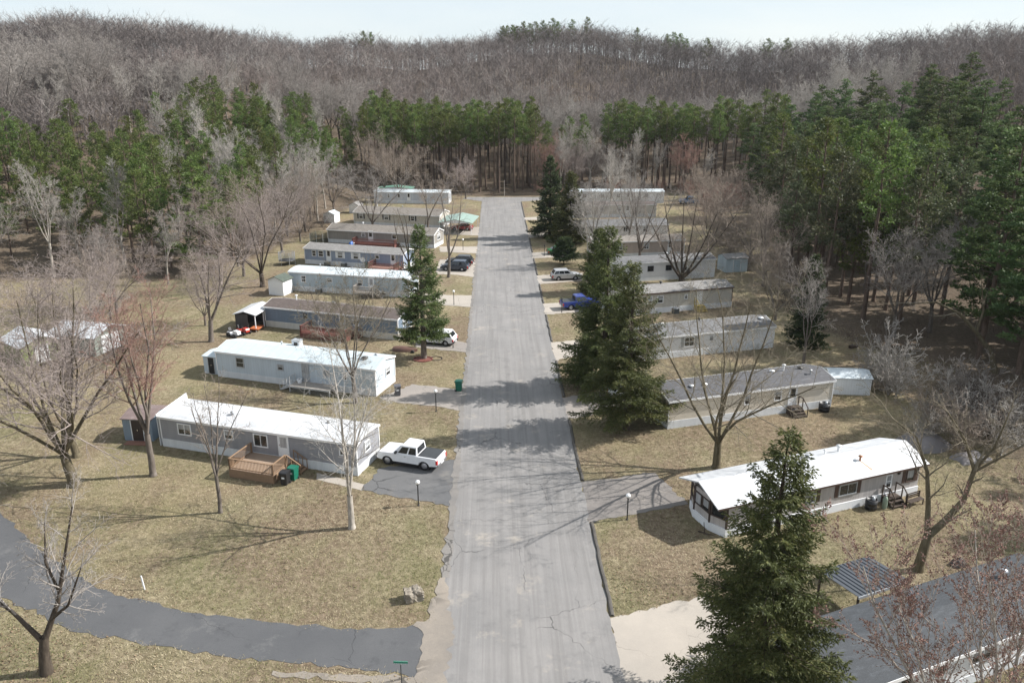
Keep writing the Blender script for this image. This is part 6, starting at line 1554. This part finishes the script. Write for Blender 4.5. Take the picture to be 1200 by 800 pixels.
def lawn_cover():
    rng = np.random.default_rng(55)
    def field(N, ymax):
        y = 30 + (ymax - 30) * rng.random(N) ** 1.5; hw_ = 8 + y * .72; x = rng.uniform(-1, 1, N) * hw_
        ok = sdist_poly(x, y, YARD) < 3
        jj = rng.uniform(-.16, .12, N)
        for P in PAVED: ok &= sdist_poly(x, y, P) > jj
        return x[ok], y[ok]
    x, y = field(150000, 105); n = len(x); z = terrain(x, y); V = []; F = []; T = []; k = 0
    cl = np.clip(.5 + .22 * np.sin(x * .5 + 1.7 * np.sin(y * .31)) + .2 * np.sin(y * .43 + x * .13) + rng.normal(0, .2, n), 0, 1)
    for j in range(3):
        P = np.stack([x + rng.normal(0, .09, n), y + rng.normal(0, .09, n), z], 1); D = np.stack([rng.normal(0, .09, n), rng.normal(0, .09, n), rng.uniform(.03, .10, n)], 1)
        a = rng.uniform(0, pi, n); S = np.stack([np.cos(a), np.sin(a), 0 * a], 1) * .02
        V.append(np.stack([P - S, P + S, P + D], 1).reshape(-1, 3)); F.append(np.arange(3 * n).reshape(n, 3) + k); k += 3 * n; T.append(np.repeat(np.clip(cl + rng.normal(0, .12, n), 0, 1), 3))
    me = npmesh('dry_grass', np.concatenate(V), [np.concatenate(F)], np.concatenate(T))
    o = link('dry_grass', me, tonebark('dry_grass_blades', [(0, (.12, .13, .055)), (.3, (.21, .195, .10)), (.65, (.31, .26, .165)), (1, (.43, .37, .26))])); tag(o, 'short dry straw and faded green grass on the nearer lawns', 'grass', kind='stuff')
    x, y = field(60000, 110); c = np.sin(x * .21 + .8) * np.sin(y * .17 + 2) + .35 * np.sin(x * .6 + y * .5) + rng.normal(0, .35, len(x)) + .25 * (x > 6); ok = c > .55; x, y = x[ok], y[ok]; n = len(x)
    z = terrain(x, y) + .03; a = rng.uniform(0, 2 * pi, n); r = rng.uniform(.035, .075, n)
    P = [np.stack([x + r * np.cos(a + q), y + r * np.sin(a + q) * .8, z + rng.uniform(0, .05, n)], 1) for q in (0, 1.5, 3.1, 4.7)]
    me = npmesh('fallen_leaves', np.stack(P, 1).reshape(-1, 3), [np.arange(4 * n).reshape(n, 4)], np.repeat(rng.random(n), 4))
    o = link('fallen_leaves', me, tonebark('leaf_litter', [(0, (.075, .05, .032)), (.5, (.17, .118, .075)), (1, (.30, .225, .15))])); tag(o, 'brown fallen leaves drifted over the lawns', 'leaves', kind='stuff')
lawn_cover()

# ------------------------------------------------------------------ light, sky, camera
ELEV, AZS = 39.0, 82.5        # sun elevation; azimuth clockwise from +Y
w = bpy.data.worlds.new('World'); sc.world = w; w.use_nodes = True
nt = w.node_tree; bg = nt.nodes['Background']; sky = nt.nodes.new('ShaderNodeTexSky'); sky.sky_type = 'NISHITA'
sky.sun_disc = False; sky.sun_elevation = radians(ELEV); sky.sun_rotation = radians(AZS); sky.air_density = 1.0; sky.dust_density = .5; sky.ozone_density = 1.0; sky.altitude = 300
# a thin uneven veil of high cloud over the blue
tc = nt.nodes.new('ShaderNodeTexCoord'); mp = nt.nodes.new('ShaderNodeMapping'); mp.inputs['Scale'].default_value = (1, 1, 5); nt.links.new(tc.outputs['Generated'], mp.inputs['Vector'])
cn = nt.nodes.new('ShaderNodeTexNoise'); cn.inputs['Scale'].default_value = 2.2; cn.inputs['Detail'].default_value = 6; cn.inputs['Roughness'].default_value = .6; nt.links.new(mp.outputs['Vector'], cn.inputs['Vector'])
cr = nt.nodes.new('ShaderNodeValToRGB'); cr.color_ramp.elements[0].position = .32; cr.color_ramp.elements[0].color = (2.75, 3.1, 3.42, 1); cr.color_ramp.elements[1].position = .68; cr.color_ramp.elements[1].color = (3.3, 3.45, 3.55, 1)
nt.links.new(cn.outputs['Fac'], cr.inputs['Fac'])
mxs = nt.nodes.new('ShaderNodeMix'); mxs.data_type = 'RGBA'; mxs.inputs[0].default_value = .86; nt.links.new(sky.outputs['Color'], mxs.inputs[6]); nt.links.new(cr.outputs['Color'], mxs.inputs[7])
nt.links.new(mxs.outputs[2], bg.inputs['Color']); bg.inputs['Strength'].default_value = .145
sl = bpy.data.lights.new('sun', 'SUN'); sl.energy = 4.7; sl.angle = radians(.55); sl.color = (1.0, .965, .915)
so = bpy.data.objects.new('sun', sl); COL.objects.link(so)
sd = Vector((sin(radians(AZS)) * cos(radians(ELEV)), cos(radians(AZS)) * cos(radians(ELEV)), sin(radians(ELEV))))
so.rotation_euler = sd.to_track_quat('Z', 'Y').to_euler(); so.location = (60, 0, 80)

# faint spring haze filling the valley air
hz = MB().box(-5200, 5200, -3300, 5600, -1.0, 75.0).build('haze', None); tag(hz, 'faint pale haze over the valley', kind='stuff')
hm = bpy.data.materials.new('haze_air'); hm.use_nodes = True; hn = hm.node_tree; hn.nodes.remove(hn.nodes['Principled BSDF']); pv = hn.nodes.new('ShaderNodeVolumePrincipled')
pv.inputs['Color'].default_value = (.88, .93, 1, 1); pv.inputs['Density'].default_value = .00006; hn.links.new(pv.outputs[0], hn.nodes['Material Output'].inputs['Volume']); hz.data.materials.append(hm)

cam = bpy.data.cameras.new('camera'); co = bpy.data.objects.new('camera', cam); COL.objects.link(co); sc.camera = co
cam.sensor_width = 36; cam.lens = 36 * 930 / 1200; cam.clip_end = 6000; cam.clip_start = .5
co.location = (0, 0, 30); yaw, pitch = radians(1.2276), radians(18.3795)
Fv = Vector((sin(yaw) * cos(pitch), cos(yaw) * cos(pitch), -sin(pitch))); co.rotation_euler = Fv.to_track_quat('-Z', 'Y').to_euler()
vs_ = sc.view_settings; vs_.view_transform = 'Standard'; vs_.look = 'None'; vs_.gamma = 1; vs_.use_curve_mapping = False; vs_.exposure = .8
sc.cycles.max_bounces = 5; sc.cycles.diffuse_bounces = 2; sc.cycles.glossy_bounces = 2; sc.cycles.transmission_bounces = 2; sc.cycles.use_denoising = True; sc.cycles.denoiser = 'OPENIMAGEDENOISE'; sc.cycles.denoising_input_passes = 'RGB_ALBEDO_NORMAL'; sc.cycles.volume_bounces = 0
sc.cycles.caustics_reflective = False; sc.cycles.caustics_refractive = False
